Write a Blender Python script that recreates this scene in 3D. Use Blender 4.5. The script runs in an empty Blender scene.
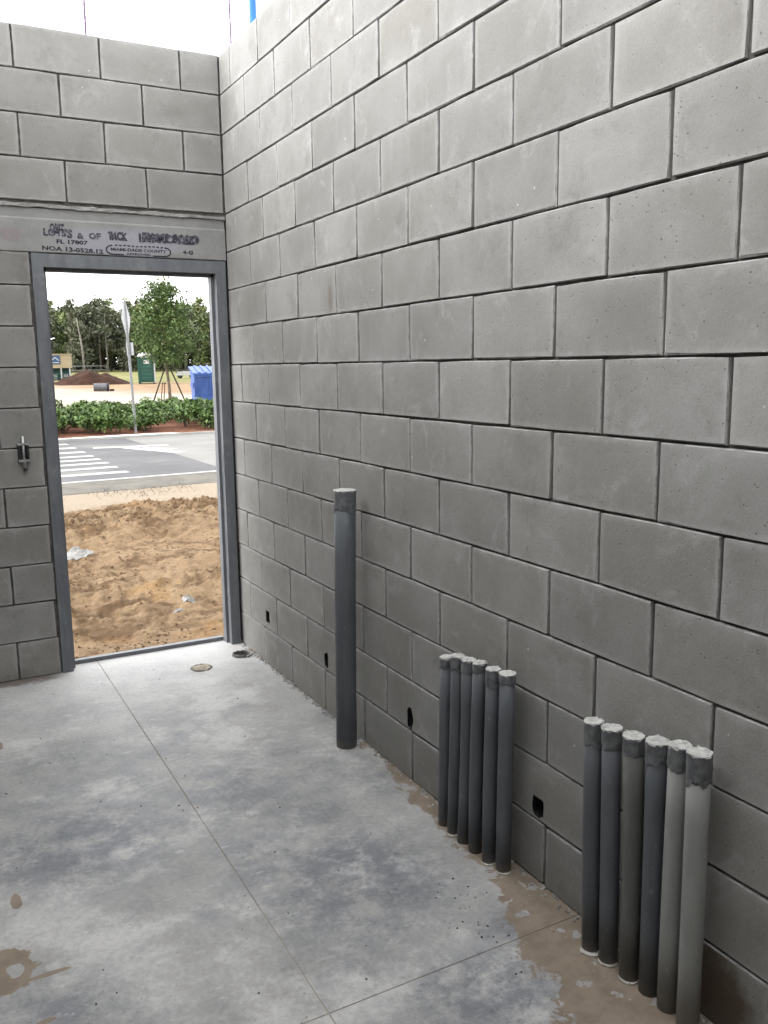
import bpy, bmesh, math, random
from mathutils import Vector, Matrix, noise, Euler

# ------------------------------------------------------------------ camera / world / exposure
scene = bpy.context.scene
C = scene.collection
R = math.radians
CAM_LOC = (-1.6051, -4.7791, 1.6134)
YAW, PITCH, ROLL, FPX = -0.493407, -0.167053, -0.013169, 870.77
cam_d = bpy.data.cameras.new('camera')
cam = bpy.data.objects.new('camera', cam_d)
C.objects.link(cam)
cam.matrix_world = (Matrix.Translation(CAM_LOC) @ Matrix.Rotation(YAW, 4, 'Z')
                    @ Matrix.Rotation(math.pi / 2 + PITCH, 4, 'X') @ Matrix.Rotation(ROLL, 4, 'Z'))
cam_d.sensor_fit = 'VERTICAL'
cam_d.sensor_height = 24.0
cam_d.lens = FPX / 1024 * 24.0
cam_d.clip_start = 0.05
cam_d.clip_end = 600
scene.camera = cam

world = bpy.data.worlds.new('overcast_sky')
scene.world = world
world.use_nodes = True
wbg = world.node_tree.nodes['Background']
wbg.inputs[0].default_value = (1.0, 1.0, 1.0, 1)
wbg.inputs[1].default_value = 1.0

# brighter side of the overcast: a very soft sun beyond the left wall
sun_d = bpy.data.lights.new('soft_sun', 'SUN')
sun_d.energy = 1.9
sun_d.angle = R(55)
sun = bpy.data.objects.new('soft_sun', sun_d)
C.objects.link(sun)
sun.rotation_euler = Vector((0.86, -0.12, -0.50)).to_track_quat('-Z', 'Y').to_euler()

scene.view_settings.view_transform = 'Standard'
scene.view_settings.look = 'None'
scene.view_settings.gamma = 1.0
scene.view_settings.use_curve_mapping = False
scene.view_settings.exposure = 2.0

B = 0.2032           # block module (course height)
JY = 0.174           # first head joint of the right wall
TOP = 16 * B
XL, YR = -1.95, -5.4   # unseen left and rear walls
random.seed(11)


# ------------------------------------------------------------------ node helpers
def srgb(r, g, b):
    f = lambda c: (c / 255 / 12.92) if c <= 10 else ((c / 255 + 0.055) / 1.055) ** 2.4
    return (f(r), f(g), f(b), 1)


class NM:
    """small node-material builder"""
    def __init__(self, name, rough=0.85, spec=0.3, metal=0.0):
        self.m = bpy.data.materials.new(name)
        self.m.use_nodes = True
        self.t = self.m.node_tree
        self.n = self.t.nodes
        self.b = self.n['Principled BSDF']
        self.b.inputs['Roughness'].default_value = rough
        self.b.inputs['Specular IOR Level'].default_value = spec
        self.b.inputs['Metallic'].default_value = metal
        self.pos_ = None

    def put(self, sock, v):
        if isinstance(v, bpy.types.NodeSocket):
            self.t.links.new(v, sock)
        elif v is not None:
            if isinstance(v, tuple) and sock.type == 'VECTOR':
                v = v[:3]
            sock.default_value = v

    def pos(self):
        if self.pos_ is None:
            self.pos_ = self.n.new('ShaderNodeNewGeometry').outputs['Position']
        return self.pos_

    def obj(self):
        return self.n.new('ShaderNodeTexCoord').outputs['Object']

    def rnd(self):
        return self.n.new('ShaderNodeObjectInfo').outputs['Random']

    def xyz(self, v):
        s = self.n.new('ShaderNodeSeparateXYZ')
        self.put(s.inputs[0], v)
        return s.outputs

    def math(self, op, a, b=None, c=None, clamp=False):
        m = self.n.new('ShaderNodeMath')
        m.operation = op
        m.use_clamp = clamp
        for i, v in enumerate((a, b, c)):
            if v is not None:
                self.put(m.inputs[i], v)
        return m.outputs[0]

    def vec(self, op, a, b=None):
        m = self.n.new('ShaderNodeVectorMath')
        m.operation = op
        self.put(m.inputs[0], a)
        if b is not None:
            self.put(m.inputs[1], b)
        return m.outputs['Value'] if op in ('DISTANCE', 'LENGTH') else m.outputs[0]

    def noise(self, scale, detail=4, rough=0.6, v=None, dist=0.0):
        k = self.n.new('ShaderNodeTexNoise')
        self.put(k.inputs['Vector'], v if v is not None else self.pos())
        k.inputs['Scale'].default_value = scale
        k.inputs['Detail'].default_value = detail
        k.inputs['Roughness'].default_value = rough
        k.inputs['Distortion'].default_value = dist
        return k.outputs['Fac']

    def voro(self, scale, v=None):
        k = self.n.new('ShaderNodeTexVoronoi')
        self.put(k.inputs['Vector'], v if v is not None else self.pos())
        k.inputs['Scale'].default_value = scale
        return k.outputs['Distance']

    def rng(self, v, a, b, c=0.0, d=1.0, smooth=True):
        k = self.n.new('ShaderNodeMapRange')
        if smooth:
            k.interpolation_type = 'SMOOTHSTEP'
        self.put(k.inputs[0], v)
        for i, q in enumerate((a, b, c, d)):
            self.put(k.inputs[i + 1], q)
        return k.outputs[0]

    def mix(self, f, a, b, mode='MIX'):
        k = self.n.new('ShaderNodeMix')
        k.data_type = 'RGBA'
        k.blend_type = mode
        self.put(k.inputs[0], f)
        self.put(k.inputs[6], a)
        self.put(k.inputs[7], b)
        return k.outputs[2]

    def ramp(self, f, stops):
        k = self.n.new('ShaderNodeValToRGB')
        self.put(k.inputs[0], f)
        e = k.color_ramp.elements
        while len(e) < len(stops):
            e.new(0.5)
        for q, (p, c) in zip(e, stops):
            q.position = p
            q.color = c if isinstance(c, tuple) else (c, c, c, 1)
        return k.outputs[0]

    def bump(self, h, strength=0.4, dist=0.01):
        k = self.n.new('ShaderNodeBump')
        k.inputs['Strength'].default_value = strength
        k.inputs['Distance'].default_value = dist
        self.put(k.inputs['Height'], h)
        self.put(self.b.inputs['Normal'], k.outputs[0])

    def done(self, col, rough=None):
        self.put(self.b.inputs['Base Color'], col)
        if rough is not None:
            self.put(self.b.inputs['Roughness'], rough)
        return self.m


def simple(name, c1, c2=None, scale=8, rough=0.8, spec=0.3, metal=0.0, bump=0.0, bscale=None, vary=0.0, use_obj=False):
    k = NM(name, rough, spec, metal)
    v = k.obj() if use_obj else k.pos()
    c2 = c2 or tuple(q * 0.8 for q in c1[:3]) + (1,)
    col = k.mix(k.rng(k.noise(scale, 5, 0.6, v), 0.35, 0.65), c1, c2)
    if vary:
        f = k.rng(k.rnd(), 0, 1, 1 - vary, 1 + vary, False)
        col = k.mix(1.0, col, f, 'MULTIPLY')
    if bump:
        k.bump(k.noise(bscale or scale * 4, 5, 0.7, v), bump, 0.01)
    return k.done(col)


# ------------------------------------------------------------------ materials
def make_block_mat():
    k = NM('concrete_block_grey', 0.92, 0.18)
    r = k.rnd()
    p = k.pos()
    base = k.mix(k.rng(k.noise(2.2, 5, 0.62), 0.3, 0.7), (0.338, 0.332, 0.312, 1), (0.43, 0.427, 0.412, 1))
    # pale efflorescence haze and darker damp clouds, patchy
    base = k.mix(k.math('MULTIPLY', k.rng(k.noise(6.5, 6, 0.7, None, 0.6), 0.54, 0.72), 0.48), base, (0.58, 0.58, 0.57, 1))
    base = k.mix(k.math('MULTIPLY', k.rng(k.noise(4.1, 6, 0.7, k.vec('ADD', p, (7.3, 2.1, 4.0))), 0.53, 0.72), 0.5), base, (0.235, 0.228, 0.21, 1))
    # cement bloom creeping in from the arrises
    ge = k.xyz(k.n.new('ShaderNodeTexCoord').outputs['Generated'])
    ex = k.math('MULTIPLY', k.math('MINIMUM', ge[0], k.math('SUBTRACT', 1.0, ge[0])), 2.0)
    ez = k.math('MINIMUM', ge[2], k.math('SUBTRACT', 1.0, ge[2]))
    ed = k.math('ADD', k.math('MINIMUM', ex, ez), k.math('MULTIPLY', k.math('SUBTRACT', k.noise(11, 5, 0.7, k.vec('MULTIPLY', p, (1, 1, 0.6))), 0.5), 0.28))
    base = k.mix(k.math('MULTIPLY', k.rng(ed, -0.01, 0.11, 1, 0), 0.42), base, (0.60, 0.597, 0.585, 1))
    dk = k.math('MULTIPLY', k.rng(ed, 0.06, 0.30), k.rng(k.noise(3.3, 4, 0.6, k.vec('ADD', p, (1, 6, 2))), 0.42, 0.62))
    base = k.mix(k.math('MULTIPLY', dk, 0.22), base, (0.26, 0.255, 0.235, 1))
    # vertical drag marks
    sv = k.vec('MULTIPLY', p, (22, 22, 2.2))
    base = k.mix(k.math('MULTIPLY', k.rng(k.noise(1.0, 4, 0.6, sv), 0.56, 0.78), 0.16), base, (0.56, 0.555, 0.54, 1))
    # one tone per block
    base = k.mix(1.0, base, k.rng(r, 0, 1, 0.92, 1.08, False), 'MULTIPLY')
    tint = k.math('FRACT', k.math('MULTIPLY', r, 7.31))
    base = k.mix(k.math('MULTIPLY', tint, 0.3), base, k.mix(1.0, base, (1.0, 0.965, 0.90, 1), 'MULTIPLY'))
    # fine sand grain
    g = k.noise(170, 3, 0.7)
    base = k.mix(1.0, base, k.rng(g, 0.25, 0.75, 0.89, 1.1, False), 'MULTIPLY')
    # pits on some blocks
    vv = k.voro(70, k.vec('ADD', p, k.vec('MULTIPLY', (1, 1, 1), (0.1, 0.2, 0.3))))
    sel = k.math('MULTIPLY', k.rng(k.noise(42, 4, 0.7), 0.50, 0.58), k.rng(k.math('FRACT', k.math('MULTIPLY', r, 13.7)), 0.3, 0.75, 0.25, 1.0))
    pit = k.math('MULTIPLY', k.rng(vv, 0.10, 0.24, 1, 0), sel)
    base = k.mix(k.math('MULTIPLY', pit, 0.75), base, (0.12, 0.117, 0.11, 1))
    # bright specks
    sp = k.math('MULTIPLY', k.rng(k.voro(17), 0.045, 0.07, 1, 0), k.rng(k.noise(9, 1, 0.5, k.vec('ADD', p, (3, 1, 9))), 0.58, 0.62))
    base = k.mix(sp, base, (0.75, 0.74, 0.71, 1))
    # rust water stain low on the wall behind the nearest conduits; brown smear higher up
    s = k.xyz(p)
    d1 = k.vec('DISTANCE', k.vec('MULTIPLY', p, (1, 1, 0.55)), (0, -3.475, 0.03))
    st = k.rng(k.math('ADD', d1, k.math('MULTIPLY', k.math('SUBTRACT', k.noise(7, 5, 0.6), 0.5), 0.16)), 0.06, 0.125, 1, 0)
    st = k.math('MULTIPLY', st, k.rng(s[2], 0.196, 0.2, 1, 0))
    base = k.mix(k.math('MULTIPLY', st, 0.8), base, (0.105, 0.062, 0.03, 1))
    d2 = k.vec('DISTANCE', k.vec('MULTIPLY', p, (1, 1.5, 0.5)), (0, -1.337 * 1.5, 1.90 * 0.5))
    st2 = k.rng(k.math('ADD', d2, k.math('MULTIPLY', k.math('SUBTRACT', k.noise(18, 4, 0.6), 0.5), 0.05)), 0.0, 0.055, 1, 0)
    base = k.mix(k.math('MULTIPLY', st2, 0.5), base, (0.16, 0.115, 0.075, 1))
    # splash dirt of the lowest course
    low = k.math('MULTIPLY', k.rng(k.math('ADD', s[2], k.math('MULTIPLY', k.noise(5, 4, 0.7), 0.08)), 0.02, 0.11, 1, 0), 0.35)
    base = k.mix(low, base, (0.23, 0.205, 0.17, 1))
    base = k.mix(1.0, base, (0.56, 0.56, 0.565, 1), 'MULTIPLY')
    h = k.math('SUBTRACT', k.math('ADD', k.math('MULTIPLY', g, 0.3), k.math('MULTIPLY', k.noise(38, 5, 0.6), 0.7)), k.math('MULTIPLY', pit, 2.2))
    k.bump(h, 0.35, 0.004)
    return k.done(base)


def make_arris_mat():
    k = NM('block_arris_worn', 0.95, 0.12)
    base = k.mix(k.rng(k.noise(20, 4, 0.7), 0.36, 0.62), (0.175, 0.172, 0.165, 1), (0.31, 0.307, 0.30, 1))
    k.bump(k.noise(120, 4, 0.7), 0.5, 0.004)
    return k.done(base)


def blob(k, p, cx, cy, rx, ry, soft=0.5):
    v = k.vec('MULTIPLY', k.vec('SUBTRACT', p, (cx, cy, 0)), (1 / rx, 1 / ry, 0))
    return k.rng(k.vec('LENGTH', v), 1 - soft, 1 + soft, 1, 0)


def make_floor_mat():
    k = NM('trowelled_concrete_floor', 0.62, 0.3)
    p = k.pos()
    s = k.xyz(p)
    base = k.mix(k.rng(k.noise(3.0, 8, 0.7), 0.3, 0.7), (0.40, 0.398, 0.385, 1), (0.545, 0.543, 0.53, 1))
    # pale cement dust patches; far end paler from dust plus painted-in door light
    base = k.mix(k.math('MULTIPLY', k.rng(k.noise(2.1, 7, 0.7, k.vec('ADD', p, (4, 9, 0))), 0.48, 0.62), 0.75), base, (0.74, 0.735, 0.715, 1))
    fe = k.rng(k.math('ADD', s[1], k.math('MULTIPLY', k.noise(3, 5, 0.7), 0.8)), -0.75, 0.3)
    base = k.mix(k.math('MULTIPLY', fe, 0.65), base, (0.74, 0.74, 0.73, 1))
    # blue grey burnished stains
    tot = None
    for cx, cy, rx, ry, w in ((-1.20, -1.85, .34, .30, 1.0), (-1.15, -1.15, .30, .25, .55), (-1.05, -.62, .30, .22, .45), (-.66, -1.75, .30, .30, .75),
                              (-.68, -2.25, .22, .28, .7), (-.50, -2.5, .30, .33, .95), (-.70, -.95, .2, .3, .4), (-.42, -3.12, .26, .2, .9),
                              (-.35, -1.75, .3, .25, .5), (-1.42, -2.62, .18, .16, .8), (-.20, -2.95, .14, .14, .8), (-.12, -1.95, .1, .12, .7), (-1.6, -3.4, .4, .4, .6)):
        b = k.math('MULTIPLY', blob(k, p, cx, cy, rx, ry, 0.75), w)
        tot = b if tot is None else k.math('MAXIMUM', tot, b)
    n = k.noise(7.0, 10, 0.75, None, 0.15)
    tot = k.math('MAXIMUM', tot, k.math('MULTIPLY', k.rng(k.noise(1.7, 4, 0.6, k.vec('ADD', p, (11, 4, 0))), 0.45, 0.62), 0.6))
    tot = k.math('MULTIPLY', tot, k.math('SUBTRACT', 1.0, k.math('MULTIPLY', fe, 0.7)))
    mk = k.math('MULTIPLY', tot, k.rng(n, 0.34, 0.6))
    base = k.mix(k.math('MULTIPLY', mk, 0.92), base, (0.19, 0.205, 0.238, 1))
    base = k.mix(k.math('MULTIPLY', k.math('MULTIPLY', tot, k.rng(k.noise(24, 8, 0.78), 0.52, 0.66)), 0.65), base, (0.13, 0.14, 0.165, 1))
    # fine mottle
    base = k.mix(1.0, base, k.rng(k.noise(55, 5, 0.75), 0.2, 0.8, 0.74, 1.24, False), 'MULTIPLY')
    # white scuffs
    sc = k.math('MULTIPLY', k.rng(k.noise(9, 6, 0.7, k.vec('MULTIPLY', p, (1, 2.2, 1)), 0.3), 0.6, 0.7), 0.5)
    base = k.mix(sc, base, (0.72, 0.72, 0.71, 1))
    # dried tan mud along the right wall
    d = k.math('MULTIPLY', s[0], -1.0)
    e = k.ramp(k.rng(s[1], -1.6, -3.6, 0, 1, False), [(0.0, 0.0), (0.06, 0.0), (0.20, 0.07), (0.40, 0.085), (0.54, 0.10), (0.64, 0.20), (0.80, 0.29), (1.0, 0.36)])
    md = k.math('SUBTRACT', e, k.math('ADD', d, k.math('MULTIPLY', k.math('SUBTRACT', k.noise(9, 6, 0.68, None, 0.6), 0.5), 0.34)))
    mud = k.rng(md, -0.006, 0.012)
    holes = k.rng(k.noise(13, 4, 0.6, k.vec('ADD', p, (2, 5, 0))), 0.6, 0.63, 1, 0.12)
    mud = k.math('MULTIPLY', mud, holes)
    # two dried puddles further out
    w = k.vec('ADD', p, k.vec('MULTIPLY', k.vec('SUBTRACT', k.n.new('ShaderNodeTexNoise').outputs['Color'], (0.5, 0.5, 0.5)), (0.0, 0.0, 0.0)))
    nz = k.math('MULTIPLY', k.math('SUBTRACT', k.noise(15, 5, 0.6), 0.5), 1.3)
    for cx, cy, rx, ry in ((-1.525, -2.405, .085, .105), (-1.42, -2.475, .06, .010), (-1.458, -2.083, .016, .05), (-1.444, -2.656, .026, .01), (-1.41, -.83, .03, .05)):
        v = k.vec('LENGTH', k.vec('MULTIPLY', k.vec('SUBTRACT', p, (cx, cy, 0)), (1 / rx, 1 / ry, 0)))
        mud = k.math('MAXIMUM', mud, k.rng(k.math('ADD', v, nz), 0.93, 1.0, 1, 0))
    hole = k.vec('LENGTH', k.vec('MULTIPLY', k.vec('SUBTRACT', p, (-1.492, -2.412, 0)), (1 / .022, 1 / .034, 0)))
    mud = k.math('MULTIPLY', mud, k.rng(k.math('ADD', hole, k.math('MULTIPLY', nz, 1.8)), 0.9, 1.0))
    mcol = k.mix(k.rng(k.noise(12, 6, 0.7), 0.35, 0.65), (0.25, 0.19, 0.135, 1), (0.34, 0.27, 0.20, 1))
    base = k.mix(k.math('MULTIPLY', mud, 0.9), base, mcol)
    # brown damp line at the foot of the back wall, left of the door
    lw = k.math('MULTIPLY', k.rng(k.math('ADD', s[1], k.math('MULTIPLY', k.math('SUBTRACT', k.noise(14, 5, 0.6), 0.5), 0.14)), -0.11, -0.05), k.rng(s[0], -0.98, -1.12))
    base = k.mix(k.math('MULTIPLY', lw, 0.8), base, (0.15, 0.115, 0.09, 1))
    # dark grit specks
    gs = k.math('MULTIPLY', k.rng(k.voro(24), 0.05, 0.09, 1, 0), k.rng(k.noise(4, 2, 0.5, k.vec('ADD', p, (1, 8, 0))), 0.54, 0.6))
    base = k.mix(k.math('MULTIPLY', gs, 0.7), base, (0.16, 0.15, 0.14, 1))
    base = k.mix(1.0, base, (0.60, 0.60, 0.605, 1), 'MULTIPLY')
    k.bump(k.math('ADD', k.math('MULTIPLY', k.noise(14, 6, 0.6), 0.8), k.math('ADD', k.math('MULTIPLY', k.noise(120, 4, 0.7), 0.25), k.math('MULTIPLY', mud, 0.3))), 0.25, 0.005)
    ro = k.rng(k.math('ADD', k.math('MULTIPLY', mk, -0.18), k.math('MULTIPLY', mud, 0.3)), -0.2, 0.3, 0.5, 0.85, False)
    return k.done(base, ro)


M = {}
M['block'] = make_block_mat()
M['arris'] = make_arris_mat()
M['mortar'] = simple('raked_mortar', (0.12, 0.117, 0.11, 1), (0.07, 0.068, 0.064, 1), 25, 0.95, 0.1, bump=0.6, bscale=120)
M['bead'] = simple('mortar_bead', (0.46, 0.455, 0.44, 1), (0.34, 0.335, 0.32, 1), 30, 0.95, 0.1, bump=0.6, bscale=90)
M['cavity'] = simple('block_cavity', (0.09, 0.087, 0.08, 1), (0.05, 0.048, 0.045, 1), 30, 0.95, 0.1)
M['floor'] = make_floor_mat()
M['joint'] = simple('sawcut_dust', (0.42, 0.385, 0.33, 1), (0.25, 0.21, 0.165, 1), 3, 0.95, 0.1)


def make_frame_mat():
    k = NM('primed_steel_frame', 0.5, 0.4)
    p = k.pos()
    st = k.noise(1.0, 5, 0.65, k.vec('MULTIPLY', p, (26, 26, 5.0)))
    c = k.mix(k.rng(st, 0.3, 0.72), (0.125, 0.134, 0.150, 1), (0.175, 0.185, 0.20, 1))
    c = k.mix(k.math('MULTIPLY', k.rng(k.noise(7, 6, 0.7), 0.52, 0.72), 0.55), c, (0.31, 0.31, 0.30, 1))
    k.bump(k.noise(90, 3, 0.6), 0.12, 0.003)
    return k.done(c, k.rng(st, 0.3, 0.7, 0.42, 0.62))


M['frame'] = make_frame_mat()


def make_lintel_mat():
    k = NM('precast_lintel', 0.88, 0.2)
    p = k.pos()
    c = k.mix(k.rng(k.noise(5, 6, 0.65), 0.3, 0.7), (0.30, 0.30, 0.292, 1), (0.38, 0.38, 0.372, 1))
    # over-sprayed bluish patch the stencil was rolled on, pinkish ghost at the left
    v = k.vec('LENGTH', k.vec('MULTIPLY', k.vec('SUBTRACT', p, (-0.55, 0, 2.26)), (1 / .40, 0, 1 / .075)))
    c = k.mix(k.math('MULTIPLY', k.rng(k.math('ADD', v, k.math('MULTIPLY', k.noise(9, 5, 0.7), 0.6)), 0.85, 1.45, 1, 0), 0.75), c, (0.43, 0.435, 0.49, 1))
    v2 = k.vec('LENGTH', k.vec('MULTIPLY', k.vec('SUBTRACT', p, (-1.10, 0, 2.27)), (1 / .07, 0, 1 / .04)))
    c = k.mix(k.math('MULTIPLY', k.rng(k.math('ADD', v2, k.math('MULTIPLY', k.noise(30, 5, 0.7), 0.8)), 0.8, 1.5, 1, 0), 0.45), c, (0.32, 0.235, 0.26, 1))
    c = k.mix(1.0, c, k.rng(k.noise(140, 3, 0.7), 0.2, 0.8, 0.9, 1.1, False), 'MULTIPLY')
    k.bump(k.noise(45, 5, 0.65), 0.3, 0.004)
    return k.done(c)


M['lintel'] = make_lintel_mat()


def make_ink(name, c1, c2, lo, hi):
    k = NM(name, 0.8, 0.2)
    return k.done(k.mix(k.rng(k.noise(85, 4, 0.7), lo, hi), c1, c2))


M['ink'] = make_ink('stencil_ink', (0.018, 0.018, 0.026, 1), (0.10, 0.10, 0.12, 1), 0.45, 0.75)
M['ink_faded'] = make_ink('stencil_ink_faded', (0.030, 0.029, 0.042, 1), (0.165, 0.163, 0.185, 1), 0.42, 0.70)


def make_pipe_mat(name, c1, c2, light=(0.24, 0.25, 0.26, 1)):
    k = NM(name, 0.5, 0.35)
    p = k.pos()
    c = k.mix(k.rng(k.noise(1.0, 5, 0.65, k.vec('MULTIPLY', p, (14, 14, 3))), 0.3, 0.7), c1, c2)
    c = k.mix(k.math('MULTIPLY', k.rng(k.noise(26, 5, 0.7, k.vec('MULTIPLY', p, (1.6, 1.6, 0.8))), 0.62, 0.74), 0.55), c, light)
    z = k.xyz(p)[2]
    c = k.mix(k.math('MULTIPLY', k.rng(k.math('ADD', z, k.math('MULTIPLY', k.noise(20, 4, 0.7), 0.06)), 0.03, 0.075, 1, 0), 0.5), c, (0.20, 0.175, 0.145, 1))
    c = k.mix(1.0, c, k.rng(k.rnd(), 0, 1, 0.88, 1.12, False), 'MULTIPLY')
    k.bump(k.noise(60, 3, 0.5), 0.06, 0.003)
    return k.done(c, k.rng(k.noise(9, 4, 0.6), 0.3, 0.7, 0.42, 0.62))


M['pvc'] = make_pipe_mat('dark_grey_plastic_pipe', (0.068, 0.074, 0.083, 1), (0.098, 0.105, 0.115, 1))
M['pvc_light'] = make_pipe_mat('pale_grey_plastic_pipe', (0.20, 0.203, 0.198, 1), (0.25, 0.252, 0.245, 1), (0.34, 0.34, 0.33, 1))
M['pvc_mid'] = make_pipe_mat('mid_grey_plastic_pipe', (0.085, 0.086, 0.084, 1), (0.125, 0.126, 0.122, 1))
M['tape'] = simple('dark_duct_tape', (0.075, 0.078, 0.083, 1), (0.14, 0.145, 0.15, 1), 45, 0.42, 0.5, bump=0.5, bscale=70)
M['foil'] = simple('pale_tape_cap', (0.62, 0.62, 0.60, 1), (0.43, 0.43, 0.42, 1), 60, 0.38, 0.5, bump=0.5, bscale=90)
M['grout'] = simple('pale_grout', (0.62, 0.60, 0.56, 1), (0.45, 0.42, 0.37, 1), 40, 0.9, 0.2, bump=0.5)
M['steel'] = simple('zinc_steel', (0.42, 0.43, 0.43, 1), (0.30, 0.31, 0.31, 1), 60, 0.35, 0.5, 0.6)
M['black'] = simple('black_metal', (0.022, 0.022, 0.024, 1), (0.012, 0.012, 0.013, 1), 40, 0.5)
M['castiron'] = simple('cast_drain_body', (0.075, 0.072, 0.068, 1), (0.16, 0.15, 0.14, 1), 50, 0.7)
M['drain_mud'] = simple('drain_mud', (0.58, 0.53, 0.44, 1), (0.33, 0.28, 0.21, 1), 40, 0.95, bump=0.6)
M['rim'] = simple('crumbled_rim', (0.40, 0.37, 0.32, 1), (0.05, 0.045, 0.04, 1), 38, 0.95, bump=0.6)
M['rebar'] = simple('rebar_primed', (0.10, 0.06, 0.13, 1), (0.16, 0.10, 0.18, 1), 20, 0.7)
M['bluepole'] = simple('blue_painted_pole', (0.012, 0.12, 0.52, 1), (0.015, 0.15, 0.60, 1), 6, 0.45)


def make_sand_mat():
    k = NM('excavated_sand', 0.97, 0.1)
    p = k.pos()
    c = k.mix(k.rng(k.noise(0.9, 6, 0.65, None, 0.6), 0.33, 0.67), (0.225, 0.150, 0.088, 1), (0.30, 0.212, 0.130, 1))
    c = k.mix(k.math('MULTIPLY', k.rng(k.noise(2.6, 7, 0.7, k.vec('ADD', p, (5, 3, 0)), 0.5), 0.47, 0.60), 0.85), c, (0.115, 0.070, 0.038, 1))
    c = k.mix(k.math('MULTIPLY', k.rng(k.noise(1.6, 5, 0.6, k.vec('ADD', p, (9, 1, 0))), 0.56, 0.7), 0.6), c, (0.31, 0.185, 0.08, 1))
    s = k.xyz(p)
    pale = k.rng(k.math('ADD', k.math('SUBTRACT', s[1], k.math('MULTIPLY', s[0], 0.10)), k.math('MULTIPLY', k.noise(2.4, 5, 0.65), 0.7)), 6.25, 6.8)
    c = k.mix(pale, c, (0.33, 0.27, 0.205, 1))
    c = k.mix(1.0, c, k.rng(k.noise(30, 5, 0.75), 0.25, 0.75, 0.72, 1.22, False), 'MULTIPLY')
    k.bump(k.math('ADD', k.noise(22, 6, 0.7), k.math('MULTIPLY', k.noise(90, 4, 0.7), 0.4)), 0.8, 0.02)
    return k.done(c)


M['sand'] = make_sand_mat()
M['clod'] = simple('sand_clods', (0.21, 0.138, 0.08, 1), (0.125, 0.08, 0.046, 1), 5, 0.97, 0.1)
M['curb'] = simple('curb_concrete', (0.185, 0.175, 0.155, 1), (0.25, 0.235, 0.205, 1), 3, 0.95, 0.1, bump=0.3)
M['curb_pale'] = simple('pale_curb_concrete', (0.40, 0.395, 0.375, 1), (0.33, 0.325, 0.305, 1), 2, 0.9, 0.1)


def make_road():
    k = NM('road_asphalt', 0.9, 0.2)
    p = k.pos()
    c = k.mix(k.rng(k.noise(0.7, 6, 0.65), 0.35, 0.65), (0.092, 0.091, 0.097, 1), (0.122, 0.120, 0.124, 1))
    c = k.mix(k.math('MULTIPLY', k.rng(k.noise(0.45, 5, 0.6, k.vec('MULTIPLY', p, (1, 1.6, 1))), 0.54, 0.68), 0.55), c, (0.225, 0.215, 0.2, 1))
    return k.done(c)


M['asphalt'] = make_road()
M['apron'] = simple('road_apron_concrete', (0.185, 0.182, 0.175, 1), (0.225, 0.22, 0.21, 1), 0.6, 0.9, 0.2)
M['paint'] = simple('white_road_paint', (0.42, 0.42, 0.41, 1), (0.34, 0.34, 0.33, 1), 4, 0.8, 0.2)
M['mulch'] = simple('brown_mulch', (0.125, 0.052, 0.032, 1), (0.20, 0.095, 0.06, 1), 9, 0.98, 0.1, bump=0.8, bscale=30)


def make_lot():
    k = NM('sandy_lot', 0.97, 0.1)
    p = k.pos()
    s = k.xyz(p)
    pale = k.mix(k.rng(k.noise(0.25, 6, 0.65), 0.35, 0.65), (0.37, 0.345, 0.305, 1), (0.31, 0.265, 0.21, 1))
    tan = k.mix(k.rng(k.noise(0.4, 6, 0.65), 0.35, 0.65), (0.235, 0.155, 0.095, 1), (0.30, 0.21, 0.13, 1))
    f = k.rng(k.math('ADD', k.math('ADD', k.math('MULTIPLY', s[0], 1.1), k.math('MULTIPLY', s[1], 0.42)), k.math('MULTIPLY', k.noise(0.18, 5, 0.7), 9)), 34, 40)
    c = k.mix(f, pale, tan)
    gr = k.mix(k.rng(k.noise(0.3, 6, 0.7), 0.35, 0.65), (0.15, 0.155, 0.06, 1), (0.24, 0.22, 0.10, 1))
    g = k.rng(k.math('ADD', s[1], k.math('MULTIPLY', k.noise(0.25, 5, 0.7), 7)), 66, 67.5)
    c = k.mix(g, c, gr)
    k.bump(k.noise(3, 5, 0.7), 0.4, 0.1)
    return k.done(c)


M['lot'] = make_lot()
M['dirt'] = simple('dark_brown_soil', (0.055, 0.026, 0.018, 1), (0.095, 0.05, 0.035, 1), 1.5, 0.98, 0.1, bump=0.8, bscale=9)


def leafmat(name, a, b, scale=3):
    k = NM(name, 0.6, 0.25)
    c = k.mix(k.rng(k.noise(scale, 3, 0.7), 0.35, 0.65), a, b)
    c = k.mix(1.0, c, k.rng(k.rnd(), 0, 1, 0.8, 1.2, False), 'MULTIPLY')
    k.b.inputs['Transmission Weight'].default_value = 0.0
    return k.done(c)


M['shrub'] = leafmat('shrub_leaf', (0.028, 0.06, 0.012, 1), (0.125, 0.20, 0.05, 1), 5)
M['youngleaf'] = leafmat('young_tree_leaf', (0.04, 0.085, 0.018, 1), (0.12, 0.175, 0.042, 1), 2.5)
M['forest'] = leafmat('woodland_leaf', (0.042, 0.052, 0.030, 1), (0.085, 0.092, 0.058, 1), 0.35)
M['forest_l'] = leafmat('light_woodland_leaf', (0.055, 0.085, 0.025, 1), (0.12, 0.14, 0.055, 1), 0.35)
M['bark'] = simple('grey_bark', (0.10, 0.09, 0.075, 1), (0.06, 0.052, 0.042, 1), 3, 0.95)
M['palebark'] = simple('pale_bark', (0.23, 0.215, 0.185, 1), (0.16, 0.145, 0.12, 1), 3, 0.95)
M['youngbark'] = simple('young_bark', (0.16, 0.12, 0.09, 1), (0.10, 0.075, 0.055, 1), 6, 0.95)
M['stake'] = simple('wood_stake', (0.16, 0.075, 0.045, 1), (0.11, 0.05, 0.03, 1), 9, 0.9)
M['strap'] = simple('dark_strap', (0.035, 0.03, 0.026, 1), None, 9, 0.9)
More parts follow.
